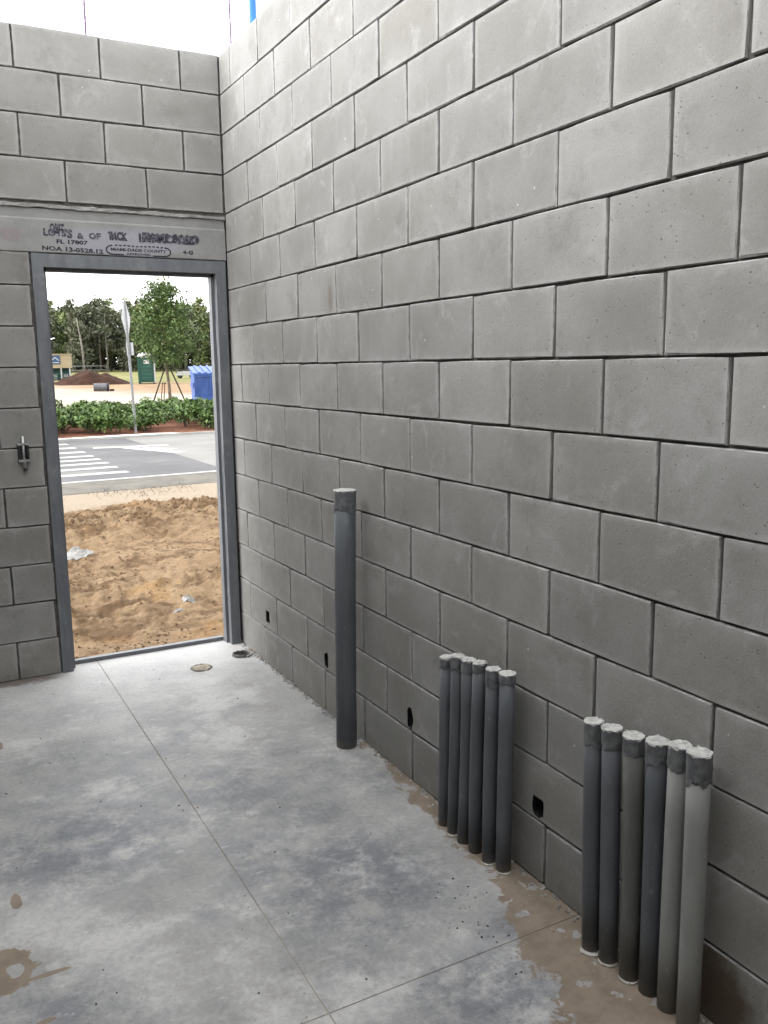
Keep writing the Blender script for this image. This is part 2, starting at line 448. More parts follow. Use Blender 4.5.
M['galv'] = simple('galvanised_steel', (0.26, 0.27, 0.275, 1), (0.21, 0.22, 0.225, 1), 8, 0.5, 0.4, 0.2)
M['signback'] = simple('bare_sign_back', (0.30, 0.31, 0.315, 1), (0.25, 0.26, 0.265, 1), 4, 0.45, 0.4, 0.15)
M['potty_green'] = simple('green_plastic', (0.006, 0.060, 0.040, 1), (0.008, 0.075, 0.05, 1), 3, 0.5)
M['potty_dark'] = simple('deep_green_plastic', (0.004, 0.035, 0.025, 1), None, 3, 0.5)
M['white'] = simple('white_plastic', (0.42, 0.42, 0.41, 1), (0.36, 0.36, 0.35, 1), 3, 0.5)
M['dump_blue'] = simple('blue_painted_steel', (0.035, 0.085, 0.29, 1), (0.06, 0.12, 0.34, 1), 2.2, 0.5)
M['dump_lid'] = simple('blue_plastic_lid', (0.03, 0.095, 0.36, 1), (0.025, 0.075, 0.30, 1), 2, 0.45)
M['tan'] = simple('tan_painted_panel', (0.34, 0.28, 0.17, 1), (0.30, 0.24, 0.145, 1), 1, 0.7)
M['signblue'] = simple('blue_board', (0.03, 0.075, 0.16, 1), None, 3, 0.6)
M['rubber'] = simple('black_rubber', (0.015, 0.015, 0.016, 1), None, 9, 0.8)
M['greypipe'] = simple('grey_corrugated_plastic', (0.10, 0.10, 0.115, 1), (0.14, 0.14, 0.155, 1), 5, 0.6)
M['rag'] = simple('pale_plastic_rag', (0.44, 0.44, 0.43, 1), (0.30, 0.29, 0.27, 1), 20, 0.7)


def dim(names, f):
    """scale a finished material's reflectance"""
    for nme in names:
        m = M[nme]
        t = m.node_tree
        sock = t.nodes['Principled BSDF'].inputs['Base Color']
        src = sock.links[0].from_socket
        x = t.nodes.new('ShaderNodeMix')
        x.data_type = 'RGBA'
        x.blend_type = 'MULTIPLY'
        x.inputs[0].default_value = 1.0
        x.inputs[7].default_value = (f, f, f, 1)
        t.links.new(src, x.inputs[6])
        t.links.new(x.outputs[2], sock)


dim(('sand', 'clod', 'curb_pale', 'asphalt', 'apron', 'paint', 'mulch', 'lot', 'dirt', 'shrub', 'youngleaf', 'forest', 'forest_l', 'bark', 'palebark', 'youngbark', 'stake', 'galv',
     'signback', 'potty_green', 'white', 'dump_blue', 'dump_lid', 'tan', 'signblue', 'greypipe'), 0.66)
dim(('forest', 'forest_l'), 1.75)
dim(('dirt', 'bluepole'), 0.6)
dim(('curb',), 0.42)
dim(('rag',), 0.42)
dim(('foil',), 0.8)
dim(('sand', 'clod'), 0.9)
dim(('lintel', 'bead'), 0.66)
dim(('frame',), 0.80)
dim(('grout', 'drain_mud', 'joint'), 0.72)

# ------------------------------------------------------------------ mesh helpers
class MB:
    def __init__(self):
        self.v, self.f, self.mi = [], [], []

    def add(self, vs, fs, mi=0):
        o = len(self.v)
        self.v += [tuple(q) for q in vs]
        for f in fs:
            self.f.append(tuple(i + o for i in f))
            self.mi.append(mi)

    def box(self, x0, x1, y0, y1, z0, z1, mi=0):
        self.add([(x0, y0, z0), (x1, y0, z0), (x1, y1, z0), (x0, y1, z0), (x0, y0, z1), (x1, y0, z1), (x1, y1, z1), (x0, y1, z1)],
                 [(3, 2, 1, 0), (4, 5, 6, 7), (0, 1, 5, 4), (1, 2, 6, 5), (2, 3, 7, 6), (3, 0, 4, 7)], mi)
        return self

    def prism(self, poly, a, b, axis='z', mi=0):
        n = len(poly)
        def p(q, t):
            return (q[0], q[1], t) if axis == 'z' else ((q[0], t, q[1]) if axis == 'y' else (t, q[0], q[1]))
        vs = [p(q, a) for q in poly] + [p(q, b) for q in poly]
        fs = [tuple(range(n - 1, -1, -1)), tuple(range(n, 2 * n))] + [(i, (i + 1) % n, n + (i + 1) % n, n + i) for i in range(n)]
        self.add(vs, fs, mi)
        return self

    def tube(self, pts, rad, n=10, cap=True, mi=0, jit=0.0):
        pts = [Vector(q) for q in pts]
        if not isinstance(rad, (list, tuple)):
            rad = [rad] * len(pts)
        vs, fs = [], []
        for i, p in enumerate(pts):
            d = (pts[min(i + 1, len(pts) - 1)] - pts[max(i - 1, 0)]).normalized()
            a = d.orthogonal().normalized() if abs(d.z) < 0.9 else (Vector((1, 0, 0)) - d * d.x).normalized()
            b = d.cross(a)
            for k in range(n):
                t = 2 * math.pi * k / n
                r = rad[i] + (random.uniform(-jit, jit) if jit else 0)
                vs.append(p + a * math.cos(t) * r + b * math.sin(t) * r)
        for i in range(len(pts) - 1):
            for k in range(n):
                fs.append((i * n + k, i * n + (k + 1) % n, (i + 1) * n + (k + 1) % n, (i + 1) * n + k))
        if cap:
            fs.append(tuple(range(n - 1, -1, -1)))
            fs.append(tuple(range((len(pts) - 1) * n, len(pts) * n)))
        self.add(vs, fs, mi)
        return self

    def mesh(self, name, mats, smooth=False):
        me = bpy.data.meshes.new(name)
        me.from_pydata(self.v, [], self.f)
        if not isinstance(mats, (list, tuple)):
            mats = [mats]
        for m in mats:
            me.materials.append(m)
        me.polygons.foreach_set('material_index', self.mi)
        if smooth:
            me.polygons.foreach_set('use_smooth', [True] * len(me.polygons))
        bm = bmesh.new()
        bm.from_mesh(me)
        bmesh.ops.recalc_face_normals(bm, faces=bm.faces)
        bm.to_mesh(me)
        bm.free()
        me.update()
        return me


def link(name, me, parent=None, loc=None, rot=None):
    o = bpy.data.objects.new(name, me)
    C.objects.link(o)
    if parent is not None:
        o.parent = parent
    if loc is not None:
        o.location = loc
    if rot is not None:
        o.rotation_euler = rot
    return o


def build(mb, name, mats, parent=None, smooth=False, loc=None, rot=None):
    return link(name, mb.mesh(name, mats, smooth), parent, loc, rot)


def tag(o, label, cat=None, group=None, kind=None):
    o['label'] = label
    if cat:
        o['category'] = cat
    if group:
        o['group'] = group
    if kind:
        o['kind'] = kind
    return o


def empty(name, loc=(0, 0, 0), rz=0.0):
    o = link(name, None, None, loc, (0, 0, rz))
    o.empty_display_size = 0.1
    return o


def copy_tree(o, parent=None):
    c = o.copy()
    C.objects.link(c)
    c.parent = parent
    for ch in list(o.children):
        copy_tree(ch, c)
    return c


def cut(o, cutters):
    """carve real recesses: boolean evaluated at once, cutters thrown away"""
    tmp = []
    for mb in cutters:
        c = build(mb, 'cutter', M['cavity'])
        m = o.modifiers.new('b', 'BOOLEAN')
        m.operation = 'DIFFERENCE'
        m.object = c
        m.solver = 'EXACT'
        tmp.append(c)
    bpy.context.view_layer.update()
    dg = bpy.context.evaluated_depsgraph_get()
    me = bpy.data.meshes.new_from_object(o.evaluated_get(dg))
    o.modifiers.clear()
    o.data = me
    # the freshly cut inner faces are blackened: the hole's shade put into their colour
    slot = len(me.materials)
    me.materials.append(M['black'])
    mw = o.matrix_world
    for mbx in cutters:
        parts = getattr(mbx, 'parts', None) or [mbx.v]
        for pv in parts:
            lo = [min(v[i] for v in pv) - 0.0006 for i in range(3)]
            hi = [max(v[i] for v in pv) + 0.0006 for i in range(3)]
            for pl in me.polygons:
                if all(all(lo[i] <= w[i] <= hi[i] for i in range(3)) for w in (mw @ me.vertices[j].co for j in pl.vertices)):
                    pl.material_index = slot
    for c in tmp:
        d = c.data
        bpy.data.objects.remove(c)
        bpy.data.meshes.remove(d)


# ------------------------------------------------------------------ block geometry
JW, JH = 0.0066, 0.0088      # bed and head joint widths


def block_mb(w, h, rs, d=0.19):
    """masonry block, front face at y=0 looking to -y, corner at the origin, worn arris"""
    def ring(ins, y, jit):
        out = []
        chips = [0, 0, 0, 0]
        for q in range(4):
            chips[q] = rs.random() < 0.2 and rs.uniform(0.0015, 0.0035) or 0.0
        nx = 4 if w > 0.25 else 2
        nz = 2
        for i in range(nx):
            out.append([ins + (w - 2 * ins) * i / nx, ins])
        for i in range(nz):
            out.append([w - ins, ins + (h - 2 * ins) * i / nz])
        for i in range(nx):
            out.append([w - ins - (w - 2 * ins) * i / nx, h - ins])
        for i in range(nz):
            out.append([ins, h - ins - (h - 2 * ins) * i / nz])
        for q, idx in enumerate((0, nx, nx + nz, 2 * nx + nz)):
            sx = 1 if out[idx][0] < w / 2 else -1
            sz = 1 if out[idx][1] < h / 2 else -1
            out[idx][0] += sx * chips[q]
            out[idx][1] += sz * chips[q]
        return [(a + rs.uniform(-jit, jit), y, b + rs.uniform(-jit, jit)) for a, b in out]
    f = ring(0.0028, 0.0, 0.0008)
    g = ring(0.0, 0.0030, 0.0006)
    n = len(f)
    nx = 4 if w > 0.25 else 2
    vs = f + g + [(0, d, 0), (w, d, 0), (w, d, h), (0, d, h)]
    mb = MB()
    mb.v = list(vs)
    mb.f.append(tuple(range(n)))
    mb.mi.append(0)
    for i in range(n):
        mb.f.append((i, (i + 1) % n, n + (i + 1) % n, n + i))
        mb.mi.append(1)
    c = [0, nx, nx + 2, 2 * nx + 2, n]
    for q in range(4):
        idx = [n + (i % n) for i in range(c[q], c[q + 1] + 1)]
        mb.f.append(tuple(idx) + (2 * n + (q + 1) % 4, 2 * n + q))
        mb.mi.append(0)
    mb.f.append((2 * n, 2 * n + 1, 2 * n + 2, 2 * n + 3))
    mb.mi.append(0)
    return mb


_bcache = {}


def block_mesh(w, h, variant):
    key = (round(w, 3), round(h, 3), variant)
    if key not in _bcache:
        _bcache[key] = block_mb(w, h, random.Random(hash(key) & 0xffff)).mesh('concrete_block', [M['block'], M['arris']])
    return _bcache[key]


rb = random.Random(5)


def lay(parent, axis, a, b, z0, z1):
    """one block between joint centres a<b along the wall ('x' back wall, 'y' right wall measured as -y)"""
    w, h = b - a - JH, z1 - z0 - JW
    if w < 0.02 or h < 0.02:
        return None
    me = block_mesh(w, h, rb.randrange(9) if w > 0.35 else rb.randrange(3))
    jd, jx, jz = rb.uniform(-0.0015, 0.0015), rb.uniform(-0.0012, 0.0012), rb.uniform(-0.0012, 0.0012)
    tl = rb.uniform(-0.0014, 0.0014)
    if axis == 'x':
        o = link('concrete_block', me, parent, (a + JH / 2 + jx, jd, z0 + JW / 2 + jz), (0, tl, 0))
    else:
        o = link('concrete_block', me, parent, (jd, -(a + JH / 2 + jx), z0 + JW / 2 + jz), (0, tl, -math.pi / 2))
    return o


# ------------------------------------------------------------------ room shell: right wall
mb = MB().box(0.0115, 0.181, YR, 0.19, -0.01, TOP - 0.003)
wall_right = build(mb, 'wall_right', M['mortar'])
tag(wall_right, 'long unfinished grey concrete block wall with dark raked mortar joints', 'wall', kind='structure')
right_blocks = {}
for k in range(16):
    js = [0.003]
    m = 1 if k % 2 == 0 else 0
    while JY + B * m < -YR - 0.05:
        js.append(JY + B * m)
        m += 2
    js.append(-YR)
    for i in range(len(js) - 1):
        o = lay(wall_right, 'y', js[i], js[i + 1], k * B, (k + 1) * B)
        if o:
            right_blocks[(k, i)] = (o, js[i], js[i + 1])


def hole_poly(cy, cz, w, h, ragged, seed):
    rs = random.Random(seed)
    out = []
    n = 14 if ragged else 4
    for i in range(n):
        if ragged:
            t = 2 * math.pi * i / n
            r = 1 + rs.uniform(-ragged, ragged)
            e = 0.6
            cx_ = math.copysign(abs(math.cos(t)) ** e, math.cos(t))
            sz_ = math.copysign(abs(math.sin(t)) ** e, math.sin(t))
            out.append((cy + cx_ * w / 2 * r, cz + sz_ * h / 2 * r))
        else:
            sx, sz = ((-1, -1), (1, -1), (1, 1), (-1, 1))[i]
            out.append((cy + sx * w / 2, cz + sz * h / 2))
    return out


HOLES = [(-0.445, 0.272, 0.052, 0.064, 0, 1), (-1.203, 0.253, 0.040, 0.075, 0.16, 2), (-1.988, 0.254, 0.046, 0.083, 0.18, 3), (-2.775, 0.250, 0.056, 0.074, 0.22, 4)]
hm = MB()
hm.parts = []
for h in HOLES:
    q = len(hm.v)
    hm.prism(hole_poly(*h), -0.05, 0.13, 'x')
    hm.parts.append(hm.v[q:])
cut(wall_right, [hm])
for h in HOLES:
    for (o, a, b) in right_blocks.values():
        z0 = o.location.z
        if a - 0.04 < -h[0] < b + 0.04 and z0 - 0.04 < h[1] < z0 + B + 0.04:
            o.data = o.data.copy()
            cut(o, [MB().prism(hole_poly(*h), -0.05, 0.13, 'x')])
# black plugs stand in for shade inside the cut-outs; box ear in one
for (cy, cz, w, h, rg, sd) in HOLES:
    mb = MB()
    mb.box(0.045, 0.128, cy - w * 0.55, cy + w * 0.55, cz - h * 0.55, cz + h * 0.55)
    tag(build(mb, 'hole_shade_plug', M['black'], wall_right), 'black plug standing in for the shade in an outlet cut-out')
mb = MB().box(0.03, 0.034, -2.80, -2.775, 0.245, 0.278)
tag(build(mb, 'box_ear', M['steel'], wall_right), 'pale metal ear inside the nearest cut-out')

# ------------------------------------------------------------------ back wall with the door opening
DX0, DX1 = -1.016, -0.006
ZL0, ZL1 = 2.192, 2.352
mb = MB()
mb.box(XL - 0.1, DX0 + 0.006, 0.0115, 0.19, -0.01, ZL0 - 0.002)
mb.box(XL - 0.1, 0.05, 0.0115, 0.19, 12 * B - 0.03, TOP - 0.003)
mb.box(XL - 0.1, -1.220, 0.0115, 0.19, ZL0 - 0.002, 12 * B - 0.03)
wall_back = build(mb, 'wall_back', M['mortar'])
tag(wall_back, 'grey concrete block wall around the door opening, four courses above the lintel', 'wall', kind='structure')
for k in range(16):
    xs = [-0.001]
    i = 1 if k % 2 else 2
    while 0.008 + B * i < -XL - 0.05:
        xs.append(-(0.008 + B * i))
        i += 2
    xs.append(XL)
    xs = xs[::-1]
    for a, b in zip(xs, xs[1:]):
        z0, z1 = k * B, (k + 1) * B
        if k <= 11:
            lim = DX0 - 0.001 if k <= 10 else -1.225
            if a >= lim - 0.03:
                continue
            b = min(b, lim)
        if k == 10:
            z1 = ZL0 + JW / 2
        if k == 11:
            z0 = ZL0 + JW / 2
        lay(wall_back, 'x', a, b, z0, z1)

# precast lintel with its stencilled markings
lintel = empty('door_lintel', (-0.61, 0, ZL0))
tag(lintel, 'precast concrete lintel with black stencilled lettering above the door opening', 'lintel')


def loc_build(mb, name, mats, root, smooth=False):
    """build from world coordinates under a root empty"""
    o = build(mb, name, mats, root, smooth)
    o.matrix_parent_inverse = Matrix.LocRotScale(root.location, root.rotation_euler, root.scale).inverted()
    return o


mb = MB()
prof = [(-0.003, ZL0 + 0.004), (0.0, ZL0), (0.19, ZL0), (0.19, 12 * B - 0.034), (0.004, 12 * B - 0.034), (0.004, ZL1 + 0.006), (-0.001, ZL1 + 0.003), (-0.003, ZL1 - 0.003)]
mb.prism(prof, -1.222, -0.004, 'x')
loc_build(mb, 'lintel_body', M['lintel'], lintel)
rs = random.Random(3)
# uneven mortar ledge on top of the lintel
n = 46
vs, fs = [], []
for i in range(n + 1):
    x = -1.222 + 1.218 * i / n
    z = 12 * B - 0.022 + 0.003 * noise.noise((x * 9, 0, 0)) + rs.uniform(-0.0012, 0.0012)
    t = 0.012 + rs.uniform(-0.002, 0.003) + 0.003 * noise.noise((x * 5, 3, 0))
    vs += [(x, 0.02, z - t), (x, -0.004 - rs.uniform(0, .004), z - t * 0.7), (x, -0.005 - rs.uniform(0, .004), z + t * 0.5), (x, 0.02, z + t)]
for i in range(n):
    for q in range(4):
        fs.append((i * 4 + q, i * 4 + (q + 1) % 4, i * 4 + 4 + (q + 1) % 4, i * 4 + 4 + q))
mb = MB()
mb.add(vs, fs)
loc_build(mb, 'mortar_bead', M['bead'], lintel)


def lettering(body, x0, x1, z0, z1, mat, name='stencil_lettering', y=-0.0034, shear=0.0, bold=0.04):
    cu = bpy.data.curves.new(name, 'FONT')
    cu.body = body
    cu.resolution_u = 2
    cu.offset = bold
    cu.extrude = 0.0
    t = bpy.data.objects.new(name, cu)
    C.objects.link(t)
    bpy.context.view_layer.update()
    me = bpy.data.meshes.new_from_object(t.evaluated_get(bpy.context.evaluated_depsgraph_get()))
    bpy.data.objects.remove(t)
    bpy.data.curves.remove(cu)
    X = [v.co.x for v in me.vertices]
    Y = [v.co.y for v in me.vertices]
    ax, bx, ay, by = min(X), max(X), min(Y), max(Y)
    for v in me.vertices:
        fx = (v.co.x - ax) / (bx - ax)
        fy = (v.co.y - ay) / (by - ay)
        v.co = (x0 + (x1 - x0) * fx, y, z0 + (z1 - z0) * fy + shear * fx)
    me.materials.clear()
    me.materials.append(mat)
    o = link(name, me, lintel)
    o.matrix_parent_inverse = Matrix.Translation(lintel.location).inverted()
    o['label'] = 'black stencilled lettering on the lintel face'
    return o


lettering('FL 17807', -0.886, -0.734, 2.238, 2.259, M['ink'])
lettering('NOA 13-0528.12', -0.957, -0.66, 2.203, 2.226, M['ink'], shear=-0.006)
lettering('4-G', -0.244, -0.188, 2.216, 2.236, M['ink'])
lettering('MIAMI-DADE COUNTY', -0.622, -0.332, 2.216, 2.232, M['ink'])
lettering('APPROVED', -0.545, -0.415, 2.198, 2.209, M['ink'])
# the top line was rolled twice and has smeared into itself
yy = -0.0036
for body, x0, x1, z0, z1, sh in (('LOTS', -0.946, -0.836, 2.272, 2.310, 0), ('OBIT', -0.915, -0.845, 2.285, 2.336, 0), ("'S", -0.842, -0.806, 2.266, 2.312, 0), ('&', -0.785, -0.752, 2.266, 2.296, 0),
                                 ('OF', -0.728, -0.668, 2.268, 2.300, 0), ('TACK', -0.632, -0.532, 2.268, 2.310, 0), ('IHCL', -0.625, -0.540, 2.270, 2.313, 0),
                                 ('IMPROVED', -0.475, -0.160, 2.266, 2.312, 0), ('ZAMP SOLO', -0.462, -0.150, 2.270, 2.318, 0)):
    lettering(body, x0, x1, z0, z1, M['ink_faded'], y=yy, shear=sh, bold=0.05)
    yy -= 0.00015


def stroke(pts, w, name, mat, y=-0.0035):
    mb = MB()
    for a, b in zip(pts, pts[1:]):
        d = Vector((b[0] - a[0], b[1] - a[1])).normalized()
        nx, nz = -d.y * w / 2, d.x * w / 2
        mb.add([(a[0] + nx, y, a[1] + nz), (b[0] + nx, y, b[1] + nz), (b[0] - nx, y, b[1] - nz), (a[0] - nx, y, a[1] - nz)], [(0, 1, 2, 3)])
    loc_build(mb, name, mat, lintel)


def arc(cx, cz, rx, rz, a, b, n=10):
    return [(cx + rx * math.cos(R(a + (b - a) * i / n)), cz + rz * math.sin(R(a + (b - a) * i / n))) for i in range(n + 1)]


stroke(arc(-0.612, 2.221, .032, .022, 90, 270) + [(-0.555, 2.199)], 0.007, 'badge_outline', M['ink'])
stroke([(-0.405, 2.199)] + arc(-0.342, 2.221, .032, .022, -90, 90), 0.007, 'badge_outline', M['ink'])
for i in range(12):
    x = -0.60 + i * 0.0215
    stroke([(x, 2.244 + rs.uniform(-.002, .002)), (x + 0.014, 2.244 + rs.uniform(-.002, .002))], 0.007, 'badge_outline', M['ink'])

# ------------------------------------------------------------------ steel door frame
frame = empty('door_1', (-0.51, 0.06, 0))
tag(frame, 'dark grey primed steel door frame standing empty in the block wall', 'door frame', kind='structure')
FW, ST = 0.055, 0.016
ZH = 2.122
prof = [(0, -0.004), (-FW, -0.004), (-FW, 0.046), (-FW - ST, 0.046), (-FW - ST, 0.098), (-FW, 0.098), (-FW, 0.142), (0, 0.142)]
mb = MB().prism([(x - 0.010, y) for x, y in prof], 0.0, ZL0 - 0.004, 'z')
loc_build(mb, 'jamb', M['frame'], frame)
mb = MB().prism([(DX0 + 0.004 - x, y) for x, y in prof], 0.0, ZL0 - 0.004, 'z')
loc_build(mb, 'jamb', M['frame'], frame)
hp = [(-0.0035, ZL0 - 0.005), (-0.0035, ZH), (0.046, ZH), (0.046, ZH - ST), (0.098, ZH - ST), (0.098, ZH), (0.1415, ZH), (0.1415, ZL0 - 0.005)]
mb = MB().prism(hp, DX0 + 0.004 + FW - 0.001, -0.010 - FW + 0.001, 'x')
loc_build(mb, 'head', M['frame'], frame)
mb = MB().box(DX0 + 0.004 + FW + ST, -0.010 - FW - ST, 0.105, 0.138, 0.0, 0.022)
loc_build(mb, 'sill_bar', M['frame'], frame)
for z in (0.36, 1.07, 1.80):          # hinge reinforcement plates on the right jamb
    mb = MB().box(-0.0665, -0.0648, 0.004, 0.040, z - 0.06, z + 0.06)
    loc_build(mb, 'hinge_plate', M['frame'], frame)

# ------------------------------------------------------------------ floor slab in four saw-cut panels
mb = MB().box(XL - 0.2, 0.2, YR - 0.2, 0.142, -0.3, -0.0018)
floor = build(mb, 'floor', M['joint'])
tag(floor, 'trowelled grey concrete floor slab with thin saw cuts and stains', 'floor', kind='structure')
G = 0.0019
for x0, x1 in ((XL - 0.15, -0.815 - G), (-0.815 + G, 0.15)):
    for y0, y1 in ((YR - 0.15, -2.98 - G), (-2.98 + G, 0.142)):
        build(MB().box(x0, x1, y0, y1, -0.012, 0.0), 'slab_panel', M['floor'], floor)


# ------------------------------------------------------------------ unseen left and rear walls, joined courses
def joined_wall(name, label, length, loc, rz):
    mb = MB().box(-0.1, length + 0.1, 0.0115, 0.181, -0.01, TOP - 0.003, 2)
    rr = random.Random(9)
    for k in range(16):
        x = -B if k % 2 else 0.0
        while x < length - 0.02:
            a, b = max(x, 0), min(x + 2 * B, length)
            if b - a > 0.03:
                q = block_mb(b - a - JW, B - JW, rr)
                o = len(mb.v)
                mb.v += [(v[0] + a + JW / 2, v[1], v[2] + k * B + JW / 2) for v in q.v]
                mb.f += [tuple(i + o for i in f) for f in q.f]
                mb.mi += q.mi
            x += 2 * B
    w = build(mb, name, [M['block'], M['arris'], M['mortar']], None, False, loc, (0, 0, rz))
    tag(w, label, 'wall', kind='structure')


joined_wall('unseen_wall_left', 'unseen grey concrete block wall on the left side of the room', -YR, (XL, YR, 0), math.pi / 2)
joined_wall('unseen_wall_rear', 'grey concrete block wall behind the viewpoint', -XL + 0.0, (0.0, YR, 0), math.pi)


# ------------------------------------------------------------------ conduit stubs
def conduit(base, top, r, mat, tape_h, label, group, seed, capcol='foil', flap=True, cat='pipe', name='conduit_stub'):
    rs = random.Random(seed)
    root = empty(name, base)
    tag(root, label, cat, group)
    b, t = Vector((0, 0, -0.002)), Vector(top) - Vector(base)
    t.z -= 0.004
    n = 24
    bow = Vector((rs.uniform(-.003, .003), rs.uniform(-.004, .004), 0))
    pts = [b.lerp(t, q) + bow * math.sin(math.pi * q) for q in (0, .25, .5, .75, 1)]
    build(MB().tube(pts, r, n), 'pipe', mat, root, True)
    # crumpled tape sleeve at the top
    d = (t - pts[-2]).normalized()
    rows, vs, fs = 9, [], []
    for i in range(rows):
        q = i / (rows - 1)
        c = t - d * tape_h * (1 - q) + d * 0.002
        for k in range(n):
            a = 2 * math.pi * k / n
            w = 0.0014 + 0.0017 * noise.noise((math.cos(a) * 2.2 + seed, math.sin(a) * 2.2, q * 5)) + rs.uniform(0, 0.0008)
            rr = r + max(0.0006, w)
            dz = 0.0
            if i == 0:
                dz = tape_h * 0.28 * noise.noise((math.cos(a) * 1.3, math.sin(a) * 1.3, seed * 1.7)) + rs.uniform(-.004, .004)
            vs.append((c.x + math.cos(a) * rr, c.y + math.sin(a) * rr, c.z + dz))
    for i in range(rows - 1):
        for k in range(n):
            fs.append((i * n + k, i * n + (k + 1) % n, (i + 1) * n + (k + 1) % n, (i + 1) * n + k))
    mb = MB()
    mb.add(vs, fs)
    build(mb, 'tape_sleeve', M['tape'], root, True)['label'] = 'crumpled dark tape wrapped round the pipe end'
    # taped-over end: uneven pale disc with a folded rim
    vs, fs = [(t.x, t.y, t.z + 0.005)], []
    for j, (rad, hz) in enumerate(((0.45, 0.0050), (0.85, 0.0050), (1.0, 0.0042), (1.02, 0.0008))):
        for k in range(n):
            a = 2 * math.pi * k / n
            z = hz + rs.uniform(-.0014, .0014) * (1.2 if j < 2 else 1) - (rs.uniform(0, .003) if j == 3 else 0)
            rr = r * rad + (rs.uniform(-.001, .002) if j > 1 else 0) + (0.001 if j > 1 else 0)
            vs.append((t.x + math.cos(a) * rr, t.y + math.sin(a) * rr, t.z + z))
    for k in range(n):
        fs.append((0, 1 + k, 1 + (k + 1) % n))
        for j in range(3):
            fs.append((1 + j * n + k, 1 + (j + 1) * n + k, 1 + (j + 1) * n + (k + 1) % n, 1 + j * n + (k + 1) % n))
    mb = MB()
    mb.add(vs, fs)
    if flap:
        a = rs.uniform(0, 6.28)
        c, s = math.cos(a), math.sin(a)
        p = [(t.x + c * r * q + s * w_, t.y + s * r * q - c * w_, t.z + z) for q, w_, z in ((.7, -.006, .005), (.7, .006, .005), (1.06, .006, .004), (1.1, -.002, .008))]
        mb.add(p, [(0, 1, 2, 3)])
    build(mb, 'tape_cap', M[capcol], root, False)['label'] = 'pale silvery tape closing the pipe end'
    return root


def grout(root, r, a0, a1, seed, w=0.014):
    rs = random.Random(seed)
    n = 12
    inn, out = [], []
    for i in range(n + 1):
        a = R(a0 + (a1 - a0) * i / n)
        e = math.sin(math.pi * i / n) ** 0.5
        inn.append((math.cos(a) * r * 0.97, math.sin(a) * r * 0.97))
        q = r + w * e * rs.uniform(0.6, 1.25) + 0.001
        out.append((math.cos(a) * q, math.sin(a) * q))
    build(MB().prism(inn + out[::-1], -0.001, 0.004, 'z'), 'grout_collar', M['grout'], root)


conduit((-0.083, -1.582, 0), (-0.086, -1.622, 1.117), 0.0445, M['pvc'], 0.085, 'tall thick dark grey plastic pipe standing alone against the block wall', None, 21, flap=False, name='plumbing_pipe')
ORD = ('first', 'second', 'third', 'fourth', 'fifth', 'last')
G1 = [((-.066, -2.342), (-2.357, .625)), ((-.071, -2.408), (-2.435, .653)), ((-.072, -2.473), (-2.500, .660)), ((-.071, -2.541), (-2.564, .669)), ((-.068, -2.615), (-2.633, .668)), ((-.056, -2.680), (-2.692, .670))]
for i, ((x, y), (ty, tz)) in enumerate(G1):
    r = 0.0225 if i < 5 else 0.0245
    o = conduit((x, y, 0), (x, ty, tz), r, M['pvc'], (0.035, 0.045, 0.042, 0.03, 0.05, 0.03)[i],
                '%s dark grey conduit, counted from the door, in the farther cluster of six' % ORD[i], 'conduits of the farther cluster', 40 + i)
    if i in (1, 4, 5):
        grout(o, r, 170, 300, 70 + i, 0.008)
G2 = [((-.071, -3.111), (-3.098, .667)), ((-.062, -3.172), (-3.158, .669)), ((-.060, -3.249), (-3.234, .676)), ((-.052, -3.313), (-3.308, .688)), ((-.055, -3.379), (-3.382, .707)), ((-.065, -3.453), (-3.449, .718))]
for i, ((x, y), (ty, tz)) in enumerate(G2):
    m = M['pvc_light'] if i > 3 else (M['pvc_mid'] if i == 2 else M['pvc'])
    r = (0.0245, 0.0255, 0.0265, 0.0275, 0.0265, 0.0275)[i]
    col = 'pale grey' if i > 3 else 'dark grey'
    o = conduit((x, y, 0), (x, ty, tz), r, m, (0.06, 0.05, 0.045, 0.05, 0.055, 0.075)[i],
                '%s conduit, counted from the door, in the nearer cluster of six, %s plastic' % (ORD[i], col), 'conduits of the nearer cluster', 60 + i)
    if i in (0, 1, 2):
        grout(o, r, 150, 290, 80 + i, 0.014 if i == 0 else 0.007)

# mortar droppings along the foot of the right wall and loose grit on the slab
def chunks(name, spots, mat, label, cat):
    mb = MB()
    rs = random.Random(name)
    for (x, y, z, s) in spots:
        n = 5
        vs = [(x + math.cos(6.283 * k / n + rs.random()) * s * rs.uniform(.6, 1.2), y + math.sin(6.283 * k / n + rs.random()) * s * rs.uniform(.6, 1.2), z - 0.001) for k in range(n)]
        vs += [(x + math.cos(6.283 * k / n) * s * rs.uniform(.3, .7), y + math.sin(6.283 * k / n) * s * rs.uniform(.3, .7), z + s * rs.uniform(.4, .9)) for k in range(n)]
        mb.add(vs, [tuple(range(n, 2 * n))] + [(k, (k + 1) % n, n + (k + 1) % n, n + k) for k in range(n)])
    o = build(mb, name, mat)
    tag(o, label, cat, kind='stuff')
    return o


rs = random.Random(77)
chunks('mortar_droppings', [(-abs(rs.gauss(0, .012)) - 0.004, rs.uniform(-4.2, -0.05), 0, rs.uniform(.003, .010)) for i in range(420)], M['bead'],
       'small mortar droppings along the foot of the block wall', 'debris')
chunks('floor_grit', [(rs.uniform(-1.7, -0.1), rs.uniform(-3.3, -0.1), 0, rs.uniform(.0015, .005)) for i in range(90)] +
       [(rs.gauss(-0.28, .06), rs.uniform(-3.1, -2.6), 0, rs.uniform(.002, .005)) for i in range(30)], M['cavity'], 'dark grit scattered over the concrete floor', 'grit')

